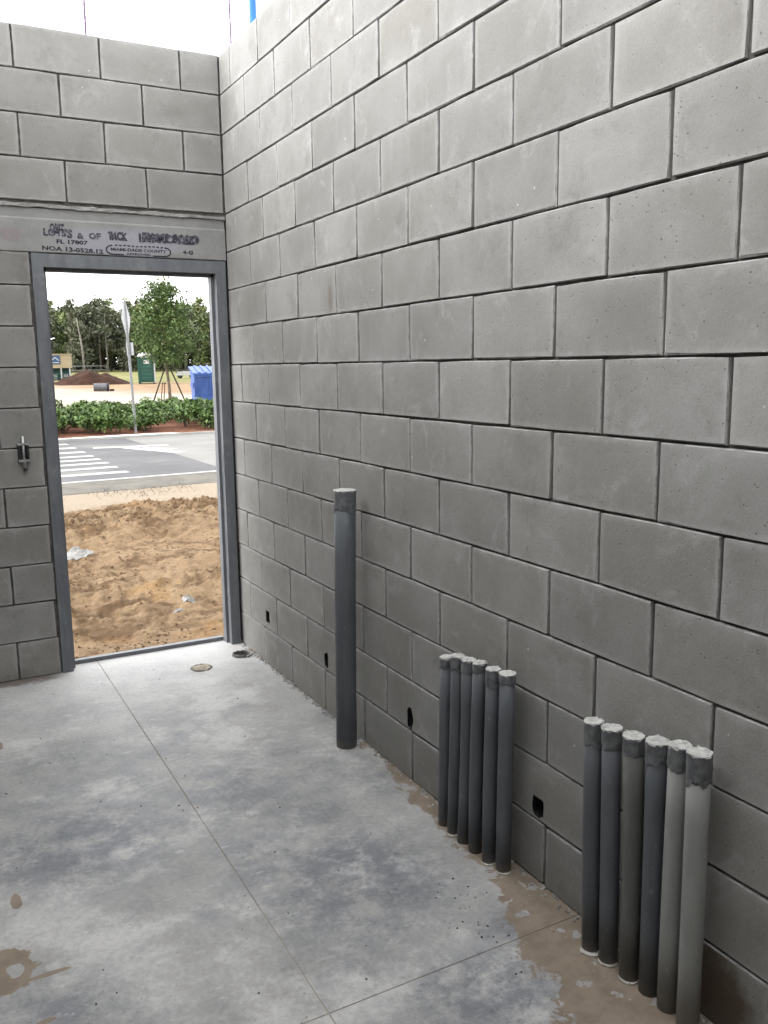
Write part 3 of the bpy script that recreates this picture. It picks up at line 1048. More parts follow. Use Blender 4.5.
# ------------------------------------------------------------------ floor drain (mud filled) and cut-off stub
dr = empty('floor_drain', (-0.342, -0.306, 0))
tag(dr, 'round mud-filled hole in the slab in front of the door', 'drain')
rs = random.Random(8)
n = 28
vs, fs = [], []
rad = [0.052 * (1 + 0.10 * noise.noise((math.cos(6.283 * k / n) * 2, math.sin(6.283 * k / n) * 2, 1)) + rs.uniform(-.04, .04)) for k in range(n)]
for (q, z) in ((1.16, 0.0005), (1.05, 0.005), (0.94, 0.0035), (0.86, 0.0006)):
    for k in range(n):
        vs.append((math.cos(6.283 * k / n) * rad[k] * q, math.sin(6.283 * k / n) * rad[k] * q * 1.0, z + rs.uniform(0, .0012)))
for j in range(3):
    for k in range(n):
        fs.append((j * n + k, j * n + (k + 1) % n, (j + 1) * n + (k + 1) % n, (j + 1) * n + k))
mb = MB()
mb.add(vs, fs)
build(mb, 'broken_rim', M['rim'], dr)
vs = [(0, 0, 0.003)]
for q, z in ((.45, .0035), (.88, .0012)):
    vs += [(math.cos(6.283 * k / n) * rad[k] * q, math.sin(6.283 * k / n) * rad[k] * q, z + rs.uniform(0, .003)) for k in range(n)]
mb = MB()
mb.add(vs, [(0, 1 + k, 1 + (k + 1) % n) for k in range(n)] + [(1 + k, 1 + n + k, 1 + n + (k + 1) % n, 1 + (k + 1) % n) for k in range(n)])
build(mb, 'mud_fill', M['drain_mud'], dr)

st = empty('drain_stub', (-0.082, -0.213, 0))
tag(st, 'low cut-off black drain pipe end in the corner by the right jamb', 'pipe')
n = 28
mb = MB()
vs, fs = [], []
for (r, z) in ((0.052, 0.0), (0.049, 0.012), (0.043, 0.014), (0.041, 0.004)):
    for k in range(n):
        vs.append((math.cos(6.283 * k / n) * r, math.sin(6.283 * k / n) * r, z + (rs.uniform(-.003, .003) if 0.01 < z else 0)))
for j in range(3):
    for k in range(n):
        fs.append((j * n + k, j * n + (k + 1) % n, (j + 1) * n + (k + 1) % n, (j + 1) * n + k))
mb.add(vs, fs)
build(mb, 'pipe_rim', M['castiron'], st)
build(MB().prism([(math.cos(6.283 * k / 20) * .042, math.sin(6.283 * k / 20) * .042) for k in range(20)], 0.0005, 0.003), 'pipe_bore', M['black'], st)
build(MB().prism([(0.02, -0.06), (0.058, -0.03), (0.062, 0.0), (0.045, 0.012), (0.034, -0.03), (0.012, -0.046)], 0.002, 0.011), 'mortar_lump', M['bead'], st)

# ------------------------------------------------------------------ slide bolt on the block left of the frame
lt = empty('slide_bolt', (-1.121, 0, 1.13))
tag(lt, 'small black and zinc slide bolt fixed to the block wall left of the door', 'latch')
build(MB().box(-.026, .026, -.004, .0, .02, .118), 'back_plate', M['black'], lt)
build(MB().tube([(0, -.016, -.012), (0, -.016, .152)], .0075, 12), 'bolt_rod', M['steel'], lt, True)
for z in (.022, .106):
    build(MB().box(-.028, .028, -.026, -.004, z, z + .011), 'bracket', M['steel'], lt)
for x in (-.024, .014):
    build(MB().box(x, x + .011, -.024, -.004, .033, .106), 'side_bar', M['black'], lt)
build(MB().tube([(0, -.016, -.014), (0.003, -.017, -.024)], .009, 10), 'rod_tip', M['black'], lt, True)

# ------------------------------------------------------------------ rebars and the blue pole over the wall tops
def rebar(loc, h, lean, label):
    root = empty('rebar', loc)
    tag(root, label, 'rebar', 'vertical bars sticking out of the wall tops')
    n = int(h / .015)
    build(MB().tube([(lean * i / n, 0, h * i / n) for i in range(n + 1)], [.0050 if i % 2 else .0064 for i in range(n + 1)], 8), 'bar', M['rebar'], root, True)


rebar((-0.657, 0.10, TOP - 0.01), 0.75, 0.006, 'thin vertical bar above the block wall over the doorway')
rebar((0.11, 0.10, TOP - 0.01), 0.85, -0.004, 'thin vertical bar rising from the wall corner beside the blue pole')
bp = empty('blue_pole', (1.098, 2.36, -0.09))
tag(bp, 'bright blue round pole rising behind the block wall', 'pole')
build(MB().tube([(0, 0, 0), (0, 0, 5.6)], 0.029, 20), 'shaft', M['bluepole'], bp, True)
build(MB().prism([(math.cos(6.283 * k / 20) * .09, math.sin(6.283 * k / 20) * .09) for k in range(20)], 0.0, 0.012), 'base_plate', M['bluepole'], bp)


# ------------------------------------------------------------------ outside: terrain
def interp(t, pts):
    for (a, b), (c, d) in zip(pts, pts[1:]):
        if t <= c:
            return b + (d - b) * max(0, (t - a)) / (c - a)
    return pts[-1][1]


PROF = [(0, -.1), (17.9, -.085), (22, 0.0), (30, .05), (34, .06), (52, .19), (63, .50), (70, .70), (115, 1.35), (200, 2.0)]
gz = lambda y: interp(y, PROF)
SL = math.tan(R(4))


def grid(x0, x1, y0, y1, nx, ny, zf, mat, name, skew=0.0):
    vs = []
    for j in range(ny + 1):
        for i in range(nx + 1):
            x = x0 + (x1 - x0) * i / nx
            y = y0 + (y1 - y0) * j / ny
            y += skew * x * (j / ny if y0 < 1 else 1)
            vs.append((x, y, zf(x, y)))
    fs = [(j * (nx + 1) + i, j * (nx + 1) + i + 1, (j + 1) * (nx + 1) + i + 1, (j + 1) * (nx + 1) + i) for j in range(ny) for i in range(nx)]
    mb = MB()
    mb.add(vs, fs)
    return build(mb, name, mat, None, True)


def sand_z(x, y):
    z = -0.085
    rough = min(1, max(0.2, (y - 0.2) / 1.2))
    p = Vector((x, y, 0))
    z += rough * 0.075 * noise.fractal(p * 0.8, 0.9, 2.1, 3)
    w = min(1, max(0.15, 0.5 + 1.1 * noise.noise(p * 0.55 + Vector((4, 2, 0)))))
    z += rough * w * 0.13 * noise.ridged_multi_fractal(p * 2.6 + Vector((3, 1, 5)), 0.9, 2.2, 5, 1.0, 2.0) * 0.5
    z += rough * (0.25 + w) * 0.045 * noise.fractal(p * 9, 0.6, 2.1, 3)
    z -= 0.08 * w * rough
    yy = y - 0.1 * x
    z += 0.16 * math.exp(-((yy - 5.35) / 0.5) ** 2) * (0.7 + 0.6 * noise.noise((x * 1.3, 0, 2)))
    z += 0.10 * math.exp(-((yy - 4.2) / 0.45) ** 2) * max(0, 0.3 - noise.noise((x * 1.1, 4, 2)))
    if y > 6.0:
        z = z * max(0, 1 - (y - 6.0) / 1.4) + (-0.15) * min(1, (y - 6.0) / 1.4)
    if y < 0.6:
        z = z * (y - 0.1) / 0.5 + -0.045 * (0.6 - y) / 0.5
    return z


sand = grid(-4, 6, 0.143, 8.3, 420, 360, sand_z, M['sand'], 'sand_yard', SL)
tag(sand, 'rough tan excavated sand outside the door', 'sand', kind='structure')
rs = random.Random(31)
mb = MB()
for i in range(15000):
    x = rs.uniform(-1.6, 3.6)
    y = rs.uniform(0.35, 6.1)
    w = noise.noise((x * 1.2, y * 1.2, 7))
    ridge = math.exp(-((y - 0.1 * x - 5.3) / 0.55) ** 2)
    if rs.random() > 0.16 + 1.3 * max(0, w) + ridge:
        continue
    s = rs.uniform(.003, .013) * (1 + 1.6 * ridge * rs.random())
    z = sand_z(x, y)
    n = 5
    vs = [(x + math.cos(6.283 * k / n) * s * rs.uniform(.7, 1.3), y + math.sin(6.283 * k / n) * s * rs.uniform(.7, 1.3), z - s * .3) for k in range(n)]
    vs += [(x + math.cos(6.283 * k / n) * s * rs.uniform(.4, .9), y + math.sin(6.283 * k / n) * s * rs.uniform(.4, .9), z + s * rs.uniform(.4, .9)) for k in range(n)]
    mb.add(vs, [tuple(range(n, 2 * n))] + [(k, (k + 1) % n, n + (k + 1) % n, n + k) for k in range(n)])
tag(build(mb, 'sand_clods', M['clod']), 'dark lumps of soil strewn over the sand', 'soil', kind='stuff')


# dry weeds along the gutter
mb = MB()
for i in range(700):
    x = rs.uniform(-1.5, 4.0)
    y = 7.85 + SL * x + rs.gauss(0, .28) + .2 * noise.noise((x * 2, 0, 4))
    if noise.noise((x * 1.6, 2, 8)) < -.15:
        continue
    z = sand_z(x, y) - .01
    h = rs.uniform(.01, .08) ** 1.0
    dx, dy = rs.uniform(-.09, .09), rs.uniform(-.06, .06)
    mb.add([(x - .004, y, z), (x + .004, y, z), (x + dx, y + dy, z + h)], [(0, 1, 2)])
tag(build(mb, 'dry_weeds', M['strap']), 'sparse dry weeds along the edge of the gutter', 'weeds', kind='stuff')


def strip(name, mat, x0, x1, y0, y1, z0, z1, label, cat, y1b=None):
    mb = MB().prism([(x0, y0 + SL * x0), (x1, y0 + SL * x1), (x1, y1 + SL * x1), (x0, y1 + SL * x0)], z0, z1)
    o = build(mb, name, mat)
    tag(o, label, cat, kind='structure')
    return o


strip('gutter_strip', M['curb'], -40, 60, 8.12, 9.42, -0.4, -0.145, 'dusty concrete gutter between the sand and the road', 'gutter')
strip('road', M['asphalt'], -40, 3.15, 9.42, 17.85, -0.4, -0.15, 'grey asphalt road surface outside the doorway', 'road')
strip('road_apron', M['apron'], 3.15, 60, 9.42, 17.85, -0.4, -0.148, 'pale concrete road surface right of the asphalt', 'road')
strip('far_curb', M['curb_pale'], -40, 60, 17.85, 18.02, -0.4, -0.095, 'pale concrete curb along the planting bed', 'curb')


def stripe(p0, p1, w, label, cat='road marking', group='white crosswalk bars'):
    d = Vector((p1[0] - p0[0], p1[1] - p0[1]))
    d.normalize()
    n = Vector((-d.y, d.x)) * w / 2
    mb = MB().prism([(p0[0] + n.x, p0[1] + n.y), (p0[0] - n.x, p0[1] - n.y), (p1[0] - n.x, p1[1] - n.y), (p1[0] + n.x, p1[1] + n.y)], -0.149, -0.144)
    o = build(mb, 'road_stripe', M['paint'])
    tag(o, label, cat, group)


NUM = ('farthest', 'second farthest', 'third farthest', 'fourth farthest', 'fourth nearest', 'third nearest', 'second nearest', 'nearest')
for i, y in enumerate((17.0, 15.88, 14.72, 13.73, 12.97, 12.2, 11.36, 10.5)):
    stripe((-1.3, y - 0.12), (1.60, y + 0.04), 0.33 if i < 3 else 0.27, '%s white painted bar of the road crosswalk' % NUM[i])
stripe((-12, 9.52 - 12 * SL), (16, 9.52 + 16 * SL), 0.13, 'long white edge line painted along the gutter', group='white road lines')
ra = empty('road_arrow', (2.7, 15.0, -0.149))
tag(ra, 'white painted arrow marking of three strokes on the asphalt', 'road marking')
for q, (p0, p1, w) in enumerate((((1.93, 15.62), (3.56, 15.32), .34), ((2.60, 15.25), (3.33, 13.40), .30), ((2.90, 15.00), (3.43, 14.25), .22))):
    d = Vector((p1[0] - p0[0], p1[1] - p0[1])).normalized()
    nx, ny = -d.y * w / 2, d.x * w / 2
    loc_build(MB().prism([(p0[0] + nx, p0[1] + ny), (p0[0] - nx, p0[1] - ny), (p1[0] - nx, p1[1] - ny), (p1[0] + nx, p1[1] + ny)], -0.149, -0.144 + q * .0006), 'arrow_stroke', M['paint'], ra)

bed = grid(-30, 40, 18.0, 26.0, 70, 26, lambda x, y: -0.01 + gz(y) + 0.03 * noise.noise((x * 1.5, y * 1.5, 0)), M['mulch'], 'planting_bed', SL)
tag(bed, 'reddish brown mulch of the planting bed beyond the road', 'mulch', kind='structure')
lot = grid(-70, 110, 25.5, 190, 90, 84, lambda x, y: gz(y) + 0.0, M['lot'], 'sandy_lot', SL)
tag(lot, 'open sandy lot turning to dry grass before the trees', 'ground', kind='structure')


# trash on the sand
def rag(x, y, s, h, label, seed, sx=1.0):
    rs = random.Random(seed)
    n = 9
    root = None
    vs, fs = [], []
    for j in range(n):
        for i in range(n):
            u, v = i / (n - 1) * 2 - 1, j / (n - 1) * 2 - 1
            px, py = x + u * s * sx * (1 - .2 * abs(v)), y + v * s * 0.75
            e = 1 - max(abs(u), abs(v)) ** 2
            z = sand_z(px, py) + 0.004 + h * e * (0.35 + abs(noise.noise((u * 2.3 + seed, v * 2.3, seed))) * 1.6)
            vs.append((px + rs.uniform(-.1, .1) * s, py + rs.uniform(-.1, .1) * s, z))
    fs = [(j * n + i, j * n + i + 1, (j + 1) * n + i + 1, (j + 1) * n + i) for j in range(n - 1) for i in range(n - 1)]
    vs += [(x, y, sand_z(x, y) - 0.02)]
    mb = MB()
    mb.add(vs, fs)
    tag(build(mb, 'plastic_rag', M['rag']), label, 'litter')


rag(-0.40, 3.47, 0.13, 0.06, 'pale crumpled plastic sheet lying on the sand by the left jamb', 1, 1.3)
rag(-0.075, 1.14, 0.035, 0.012, 'small bright white scrap lying on the sand', 2, 1.1)
rag(0.06, 1.36, 0.05, 0.03, 'pale crumpled scrap half buried in the sand right of the white scrap', 5, .9)


# ------------------------------------------------------------------ plants
def leaf_cloud(mb, n, fn, size, rs, mi=0):
    for i in range(n):
        c = fn(rs)
        s = size * rs.uniform(.6, 1.3)
        q = Euler((rs.uniform(-1.1, 1.1), rs.uniform(-1.1, 1.1), rs.uniform(0, 6.28))).to_matrix()
        vs = [c + q @ Vector(v) for v in ((-s, 0, 0), (0, -s * .5, s * .12), (s, 0, 0), (0, s * .5, s * .12))]
        mb.add(vs, [(0, 1, 2, 3)], mi)


def bush_tpl(seed):
    rs = random.Random(seed)
    mb = MB()
    lobes = [(Vector((rs.gauss(0, .2), rs.gauss(0, .2), rs.uniform(.2, .48))), rs.uniform(.16, .28)) for _ in range(10)]
    def fn(rs):
        c, r = rs.choice(lobes)
        d = Vector((rs.gauss(0, 1), rs.gauss(0, 1), rs.gauss(0.3, 1))).normalized()
        v = c + d * r * rs.uniform(.55, 1.0)
        v.z = max(.03, v.z)
        return v
    leaf_cloud(mb, 560, fn, .07, rs)
    fol = mb.mesh('foliage', M['shrub'])
    mb = MB()
    for _ in range(6):
        c, r = rs.choice(lobes)
        mb.tube([(rs.gauss(0, .03), rs.gauss(0, .03), -.03), (c.x * .6, c.y * .6, c.z * .6), tuple(c)], [.01, .007, .004], 5)
    return fol, mb.mesh('stems', M['bark'])


BT = [bush_tpl(s) for s in range(5)]
rs = random.Random(12)
row = 0
for y0, sp in ((18.75, .85), (19.5, .8), (20.4, .85), (21.4, .85), (22.5, .9), (23.6, .9)):
    x = -3.5 + 0.35 * (y0 - 19) + (row % 2) * .5
    while x < 5.2 + 0.42 * (y0 - 19) + 3.2:
        bx, by = x + rs.uniform(-.16, .16), y0 + rs.uniform(-.18, .18) + SL * x
        gap = abs(bx - (4.60 + 0.24 * (by - 19.4))) < 0.36 and by < 22.5
        if row == 0 and rs.random() < .15:
            gap = True
        if not gap and (bx - 3.56) ** 2 + (by - 18.57) ** 2 > .1:
            t = BT[rs.randrange(5)]
            o = empty('shrub', (bx, by, gz(by) - .02), rs.uniform(0, 6.28))
            s = rs.uniform(.84, 1.06) * (1.0 if row else .92)
            o.scale = (s, s, s * rs.uniform(.9, 1.1))
            tag(o, 'low green leafy shrub in the row right behind the far curb' if row == 0 else 'low green leafy shrub farther back in the mulch bed across the road', 'shrub',
                'front row shrubs' if row == 0 else 'back row shrubs')
            link('foliage', t[0], o)
            link('stems', t[1], o)
        x += sp
    row += 1

# young staked tree
tr = empty('young_tree', (7.54, 30.1, .03))
tag(tr, 'young green leafy tree with a slim trunk held by stakes', 'tree')
rs = random.Random(4)
mb = MB().tube([(0, 0, -.05), (-.02, .02, .9), (-.10, .05, 1.8), (-.06, .1, 3.0), (-.1, .1, 4.2), (-.14, .1, 4.9)], [.075, .06, .052, .04, .022, .008], 10)
build(mb, 'trunk', M['youngbark'], tr, True)
tips = []
mb = MB()
for i in range(46):
    z = 1.75 + 3.0 * ((i + rs.random()) / 46) ** 1.1
    a = i * 2.4 + rs.uniform(-.3, .3)
    q = (z - 1.6) / 3.3
    L = (0.85 + 0.5 * q / .3) if q < .3 else 1.15 * max(0, 1 - (q - .3) / .7) ** .75 + .2
    L *= rs.uniform(.8, 1.08) * (1 if q > .18 else .55 + 2.5 * q)
    e = Vector((math.cos(a) * L, math.sin(a) * L, rs.uniform(.12, .42) * L))
    s = Vector((-.08, .08, z))
    mid = s + e * .5 + Vector((0, 0, -.05))
    mb.tube([s, mid, s + e], [.016, .011, .004], 5)
    for t in (.3, .45, .6, .75, .9, 1.0):
        tips.append((s + e * t, .15 + .15 * (1 - abs(t - .6))))
build(mb, 'branches', M['youngbark'], tr, True)
mb = MB()


def fn(rs):
    c, r = rs.choice(tips)
    return c + Vector((rs.gauss(0, r * .7), rs.gauss(0, r * .7), rs.gauss(0, r * .6)))


leaf_cloud(mb, 8200, fn, .066, rs)
build(mb, 'foliage', M['youngleaf'], tr)


def stake(p, t, label, mat, r=.022):
    root = empty('tree_stake', p)
    tag(root, label, 'stake', 'stakes and ties of the young tree')
    d = Vector(t) - Vector(p)
    build(MB().tube([(0, 0, -.05), d * .5, d], r, 8), 'pole', mat, root, True)
    build(MB().tube([d * .93, d * .99], r * 1.5, 8), 'tie_collar', M['strap'], root, True)


stake((7.02, 29.7, .04), (7.20, 29.85, 1.05), 'left of two short reddish wooden stakes beside the young tree', M['stake'])
stake((7.16, 29.75, .04), (7.30, 29.9, 1.05), 'reddish wooden stake nearest to the young tree trunk', M['stake'])
stake((8.35, 30.5, .05), (7.55, 30.2, 1.75), 'dark slanting brace right of the young tree trunk', M['strap'], .03)
stake((6.95, 30.9, .05), (7.45, 30.15, 1.75), 'dark slanting brace left of the young tree trunk', M['strap'], .03)


# woodland
def forest_tpl(seed, H, W, z0, mat, nleaf, leaf=.26):
    rs = random.Random(seed)
    cl = []
    for _ in range(30):
        q = rs.random()
        z = z0 + (H - z0) * q
        r = W * (math.sin(math.pi * (0.16 + .8 * q)) ** .8) * rs.uniform(.25, 1)
        a = rs.uniform(0, 6.28)
        cl.append((Vector((math.cos(a) * r, math.sin(a) * r, z)), rs.uniform(.45, .95)))
    cl.append((Vector((0, 0, H - .3)), .4))
    mb = MB()
    def fn(rs):
        c, r = rs.choice(cl)
        d = Vector((rs.gauss(0, 1), rs.gauss(0, 1), rs.gauss(0, 1))).normalized()
        return c + d * r * rs.uniform(.5, 1.0)
    leaf_cloud(mb, nleaf, fn, leaf, rs)
    fol = mb.mesh('foliage', mat)
    lean = rs.uniform(-.4, .4)
    mb = MB().tube([(0, 0, -.4), (lean * .3, 0, H * .4), (lean, 0, H * .93)], [.15, .11, .03], 7)
    for _ in range(9):
        c, r = rs.choice(cl)
        mb.tube([(lean * c.z / H, 0, max(1.0, c.z - 1.0)), tuple(c)], [.05, .015], 5)
    trk = mb.mesh('trunk', M['bark' if seed % 3 else 'palebark'], True)
    return fol, trk


FT = []
for s in range(8):
    rs = random.Random(100 + s)
    FT.append(forest_tpl(s, rs.uniform(8.6, 10.2), rs.uniform(1.4, 2.0), (0.8, 2.5, 3.4, 1.2, 2.8, .8, 3.8, 2.0)[s], M['forest_l'] if s in (1, 5) else M['forest'], 1150))
rs = random.Random(50)
for row, (y0, sp) in enumerate(((106, 2.3), (109.5, 2.3), (113, 2.4), (117, 2.6))):
    x = -12.0
    while x < 48:
        bx, by = x + rs.uniform(-.6, .6), y0 + rs.uniform(-1.2, 1.2) - 0.18 * (x - 22)
        vi = rs.randrange(8)
        t = FT[vi]
        o = empty('woodland_tree', (bx, by, gz(by) - .05), rs.uniform(0, 6.28))
        s = rs.uniform(.72, .90) * (1.0 + .03 * row)
        o.scale = (s * 1.05, s * 1.05, s)
        tag(o, 'lighter green tree among the dark woodland trees behind the lot' if vi in (1, 5) else 'tall dark grey green tree in the dense woodland behind the lot', 'tree',
            'lighter woodland trees' if vi in (1, 5) else 'dark woodland trees')
        link('foliage', t[0], o)
        link('trunk', t[1], o)
        x += sp
# undergrowth closing the view between the trunks
rs = random.Random(51)
mb = MB()
for i in range(40000):
    x = rs.uniform(-16, 52)
    y = 123.5 + rs.uniform(-1.5, 3) - .18 * (x - 22)
    top = 7.9 + 1.3 * noise.noise((x * .35, 0, 3)) + .7 * noise.noise((x * 1.1, 0, 9))
    z = gz(y) + top * rs.random() ** 1.15
    s = rs.uniform(.2, .5)
    q = Euler((rs.uniform(-1.2, 1.2), rs.uniform(-1.2, 1.2), rs.uniform(0, 6.28))).to_matrix()
    mb.add([Vector((x, y, z)) + q @ Vector(v) for v in ((-s, 0, 0), (0, -s * .5, 0), (s, 0, 0), (0, s * .5, 0))], [(0, 1, 2, 3)])
tag(build(mb, 'thicket', M['forest']), 'dense tangled thicket closing the view behind the woodland trees', 'thicket', kind='stuff')
bt = empty('bare_trunk', (16.5, 101.5, gz(101.5) - .05))
tag(bt, 'pale bare trunk standing out before the dark woodland', 'tree')
build(MB().tube([(0, 0, -.1), (-.15, 0, 3), (-.55, 0, 6.3)], [.13, .10, .04], 8), 'trunk', M['palebark'], bt, True)
mb = MB()
for z, dx, dz in ((3.6, .9, .7), (4.6, -.8, .6), (5.4, .6, .6)):
    mb.tube([(-.25, 0, z), (-.25 + dx, 0, z + dz)], [.035, .012], 5)
build(mb, 'bare_branches', M['palebark'], bt, True)

# ------------------------------------------------------------------ road sign seen nearly edge-on
sg = empty('road_sign', (3.56, 18.60, 0.0))
tag(sg, 'tall galvanised sign post with a sign seen nearly edge on, planted in the shrubs', 'sign')
sg.rotation_euler = (R(1.0), R(-1.8), 0)
build(MB().box(-.030, .030, -.022, .022, -.1, 3.34), 'post', M['galv'], sg)
mb = MB()
for z in [q * .1 + .2 for q in range(30)]:
    mb.tube([(0, -.0235, z), (0, -.021, z)], .006, 6)
build(mb, 'bolt_holes', M['black'], sg)
oc = [(-.05, 2.36), (.05, 2.36), (.52, 2.84), (.52, 2.90), (.05, 3.38), (-.05, 3.38), (-.52, 2.90), (-.52, 2.84)]
p = build(MB().prism(oc, -.004, .004, 'y'), 'sign_plate', M['signback'], sg)
p.location = (0, .0, 0)
p.rotation_euler = (0, 0, R(66))
p = build(MB().box(-.16, .16, -.003, .003, 1.95, 2.28), 'small_plate', M['signback'], sg)
p.rotation_euler = (0, 0, R(-70))
p.location = (.04, 0, 0)

# ------------------------------------------------------------------ portable toilet
pt = empty('portable_toilet', (14.25, 62.1, gz(62.1) + .01), R(-14))
tag(pt, 'dark green portable toilet with a white roof standing on the lot', 'toilet')
W = .58
build(MB().box(-W, W, -W, W, .10, 2.02), 'cabin_walls', M['potty_green'], pt)
for sx in (-1, 1):
    for sy in (-1, 1):
        build(MB().box(sx * W - .05, sx * W + .05, sy * W - .05, sy * W + .05, .06, 2.05), 'corner_post', M['white'] if (sx, sy) == (1, -1) else M['potty_green'], pt)
d = build(MB().box(-.44, .44, -W - .035, -W, .16, 1.88), 'door', M['potty_dark'], pt)
for z in (.35, .62, .89, 1.16):
    build(MB().box(-.36, .36, -W - .05, -W - .035, z, z + .16), 'door_rib', M['potty_green'], d)
build(MB().box(-.19, .21, -W - .055, -W - .036, 1.46, 1.74), 'door_sticker', M['white'], d)
build(MB().box(.33, .40, -W - .06, -W - .035, 1.0, 1.12), 'door_handle', M['black'], d)
for i in range(5):
    build(MB().box(-.40 + i * .165, -.40 + i * .165 + .12, -W - .02, -W, 1.91, 1.99), 'vent', M['white'], pt)
build(MB().box(-.62, -.45, -.62, .62, 0, .10).box(.45, .62, -.62, .62, 0, .10), 'skids', M['black'], pt)
vs, fs = [], []
n = 10
for j in range(n + 1):
    for i in range(n + 1):
        u, v = i / n * 2 - 1, j / n * 2 - 1
        vs.append((u * .64, v * .64, 2.03 + .26 * math.sqrt(max(0, (1 - abs(u) ** 3) * (1 - abs(v) ** 3)))))
fs = [(j * (n + 1) + i, j * (n + 1) + i + 1, (j + 1) * (n + 1) + i + 1, (j + 1) * (n + 1) + i) for j in range(n) for i in range(n)]
mb = MB()
mb.add(vs, fs)
mb.box(-.64, .64, -.64, .64, 1.99, 2.04)
build(mb, 'roof', M['white'], pt, True)
build(MB().tube([(.42, .42, 2.1), (.42, .42, 2.42)], .05, 10), 'vent_stack', M['white'], pt, True)

# ------------------------------------------------------------------ blue dumpster
dp = empty('dumpster', (10.17, 32.35, .05), R(-9))
tag(dp, 'bright blue steel dumpster with a sloping plastic lid beyond the shrubs', 'dumpster')
body = MB()
x0, x1 = -1.0, 1.0
poly = [(-.62, .14), (.62, .14), (.78, 1.52), (-.80, 1.24)]
body.prism(poly, -1.0, 1.0, 'x')
build(body, 'body', M['dump_blue'], dp)
for x in (-1.0, -.36, .36, 1.0):
    mb = MB()
    mb.prism([(-.66, .14), (-.61, .14), (-.79, 1.24), (-.84, 1.24)], x - .04, x + .04, 'x')
    build(mb, 'front_rib', M['dump_blue'], dp)
build(MB().box(-1.06, 1.06, -.86, -.78, 1.18, 1.27), 'top_rail', M['dump_blue'], dp)
build(MB().box(-1.03, 1.03, -.72, -.60, .14, .34), 'bottom_rail', M['dump_blue'], dp)
for sx in (-1, 1):
    build(MB().box(sx * 1.0 - .06, sx * 1.0 + .06, -.5, .5, .72, .92), 'fork_pocket', M['dump_blue'], dp)
for a, b in ((-1.08, -.01), (.01, 1.08)):
    mb = MB().prism([(-.90, 1.26), (.82, 1.56), (.82, 1.62), (-.90, 1.33)], a, b, 'x')
    lid = build(mb, 'lid', M['dump_lid'], dp)
    for q in (.25, .5, .75):
        xm = a + (b - a) * q
        build(MB().prism([(-.86, 1.335), (.78, 1.62), (.78, 1.66), (-.86, 1.375)], xm - .05, xm + .05, 'x'), 'lid_ridge', M['dump_lid'], lid)
for x, z in ((-.90, .14), (.82, .14), (-.90, .14), (.82, .14)):
    pass
for sx in (-.9, .9):
    for sy in (-.5, .5):
        build(MB().box(sx - .07, sx + .07, sy - .07, sy + .07, -.02, .15), 'foot', M['rubber'], dp)
for z0, z1, w in ((.98, 1.16, .045), (.72, .94, .035), (.62, .68, .05)):
    mb = MB()
    y = lambda z: -.62 - .18 * (z - .14) / 1.1 - .004
    mb.add([(-.22 - w, y(z0), z0), (-.22 + w, y(z0), z0), (-.22 + w, y(z1), z1), (-.22 - w, y(z1), z1)], [(0, 1, 2, 3)])
    build(mb, 'white_marking', M['white'], dp)

# ------------------------------------------------------------------ soil mound
mo = grid(7.6, 13.6, 61.6, 66.2, 60, 40, lambda x, y: 0, M['dirt'], 'soil_mound')
for v in mo.data.vertices:
    x, y = v.co.x, v.co.y
    e = max(0, 1 - ((y - 63.9) / 2.2) ** 2)
    a = max(0, 1.05 - abs(x - 10.2) / 2.4) * 1.0
    b = max(0, .92 - abs(x - 11.5) / 2.1) * .85
    c = max(0, .5 - abs(x - 8.6) / 1.2)
    h = max(a, b, c) * e
    edge = min(1, (x - 7.6) / .4, (13.6 - x) / .4, (y - 61.6) / .3, (66.2 - y) / .3)
    v.co.z = gz(y) - .03 + max(0, edge) * (h * 1.05 + (.10 * noise.noise((x * 2, y * 2, 1)) + .06 * noise.noise((x * 6, y * 6, 1))) * min(1, h * 4 + .1))
tag(mo, 'dark brown heap of soil on the pale lot', 'soil mound')

# ------------------------------------------------------------------ grey corrugated pipe piece lying on the lot
bl = empty('pipe_section', (9.05, 52.6, gz(52.6) + .02), R(-12))
tag(bl, 'short grey corrugated pipe section lying on the pale sand', 'pipe')
pts, rad = [], []
for i in range(25):
    pts.append((-.42 + .78 * i / 24, 0, .25))
    rad.append(.235 if i % 3 else .255)
build(MB().tube(pts, rad, 20, cap=False), 'corrugated_barrel', M['greypipe'], bl, True)
build(MB().tube([(.36, 0, .25), (.40, 0, .25), (.52, 0, .25)], [.25, .27, .27], 20, cap=False), 'bell_end', M['rubber'], bl, True)
build(MB().tube([(.34, 0, .25), (.35, 0, .25)], .225, 20), 'dark_bore', M['black'], bl, True)
build(MB().prism([(.55, -.12), (.72, -.1), (.82, .02), (.70, .12), (.54, .1)], 0, .12), 'dirt_spill', M['dirt'], bl)

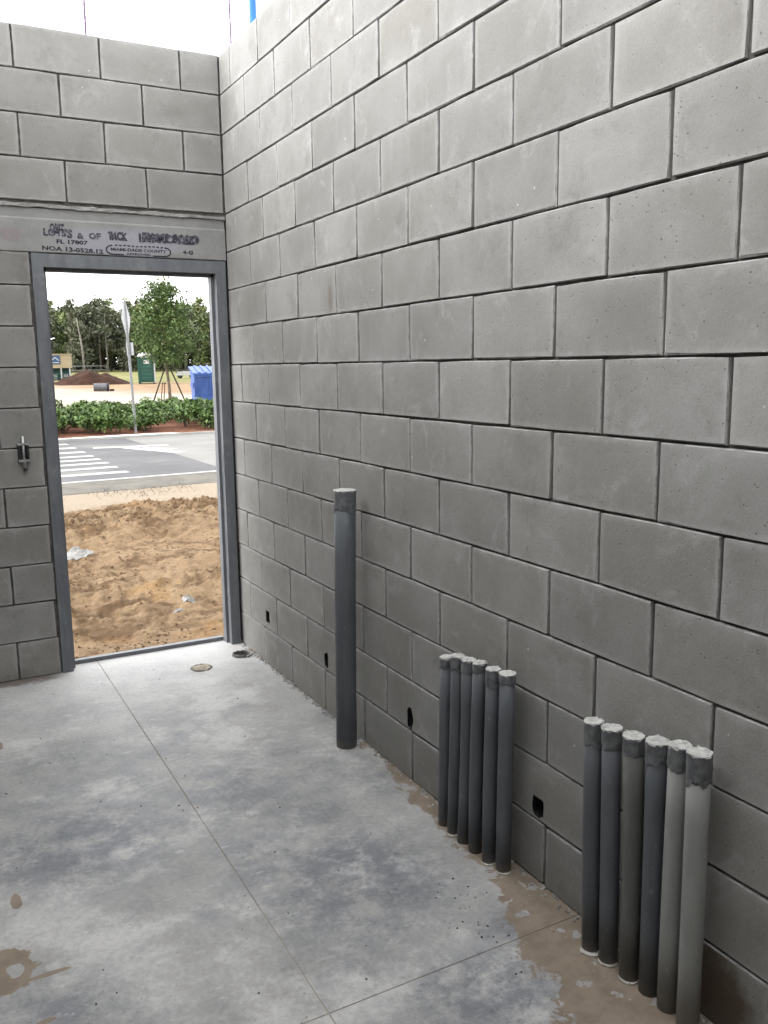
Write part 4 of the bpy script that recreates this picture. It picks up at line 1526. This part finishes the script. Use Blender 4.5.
# ------------------------------------------------------------------ tan display trailer
tl = empty('site_trailer', (7.75, 66.3, gz(66.3) + .02), R(-12))
tag(tl, 'tan boxy trailer with a blue board and open frame underneath', 'trailer')
build(MB().box(-1.9, 1.72, 0, 1.7, 1.10, 2.12), 'tan_body', M['tan'], tl)
build(MB().box(-1.95, 1.77, -.05, 1.75, 2.10, 2.17), 'roof_edge', M['tan'], tl)
s = build(MB().box(.28, .98, -.04, 0, 1.40, 2.04), 'blue_board', M['signblue'], tl)
build(MB().prism([(.36, 1.62), (.62, 1.86), (.90, 1.62), (.90, 1.70), (.62, 1.94), (.36, 1.70)], -.05, -.04, 'y'), 'roof_mark', M['white'], s)
build(MB().box(.36, .90, -.05, -.04, 1.48, 1.54), 'white_line', M['white'], s)
for x in (-1.8, -1.1, -.4, .3, 1.0, 1.62):
    build(MB().box(x - .05, x + .05, .02, .12, .22, 1.10), 'post', M['white'], tl)
for z in (.62, .34):
    build(MB().box(-1.85, 1.68, .04, .10, z, z + .09), 'rail', M['potty_green'], tl)
build(MB().box(-1.8, 1.65, .6, .7, .2, 1.1), 'dark_skirt', M['potty_dark'], tl)
build(MB().box(-1.9, 1.72, .05, 1.65, .16, .24), 'deck', M['strap'], tl)
for x in (-1.2, -.4):
    build(MB().tube([(x, .1, .2), (x, .32, .2)], .2, 16), 'wheel', M['rubber'], tl, True)
for x in (.5, 1.3):
    build(MB().box(x - .17, x + .17, .25, .5, .24, .62), 'pale_crate', M['white'], tl)
for x in (1.5,):
    build(MB().box(x - .05, x + .05, .4, .5, 0, .2), 'prop', M['strap'], tl)

# low white cart beyond the dumpster
ct = empty('utility_cart', (19.5, 70.2, gz(70.2) + .02), R(-10))
tag(ct, 'small white and dark cart on the grass left of the dumpster', 'cart')
build(MB().prism([(-.8, .25), (.8, .25), (.9, .5), (.5, .62), (-.2, .62), (-.85, .48)], -.35, .35, 'y'), 'white_body', M['white'], ct)
build(MB().box(-.7, .3, -.36, .36, .62, .72), 'dark_top', M['black'], ct)
for x in (-.5, .5):
    for y in (-.34, .28):
        build(MB().tube([(x, y, .2), (x, y + .08, .2)], .2, 14), 'wheel', M['rubber'], ct, True)

# low pipe rail in front of the woodland
rl = empty('pipe_rail', (14.2, 88, gz(88)), R(-10))
tag(rl, 'low grey pipe rail in front of the dark woodland', 'fence')
for i in range(4):
    build(MB().tube([(-2.4 + i * 1.5, 0, -.1), (-2.4 + i * 1.5, 0, 1.0)], .03, 8), 'post', M['bark'], rl, True)
for z in (.95, .55):
    build(MB().tube([(-2.4, 0, z), (2.1, 0, z)], .022, 8), 'rail', M['galv'], rl, True)
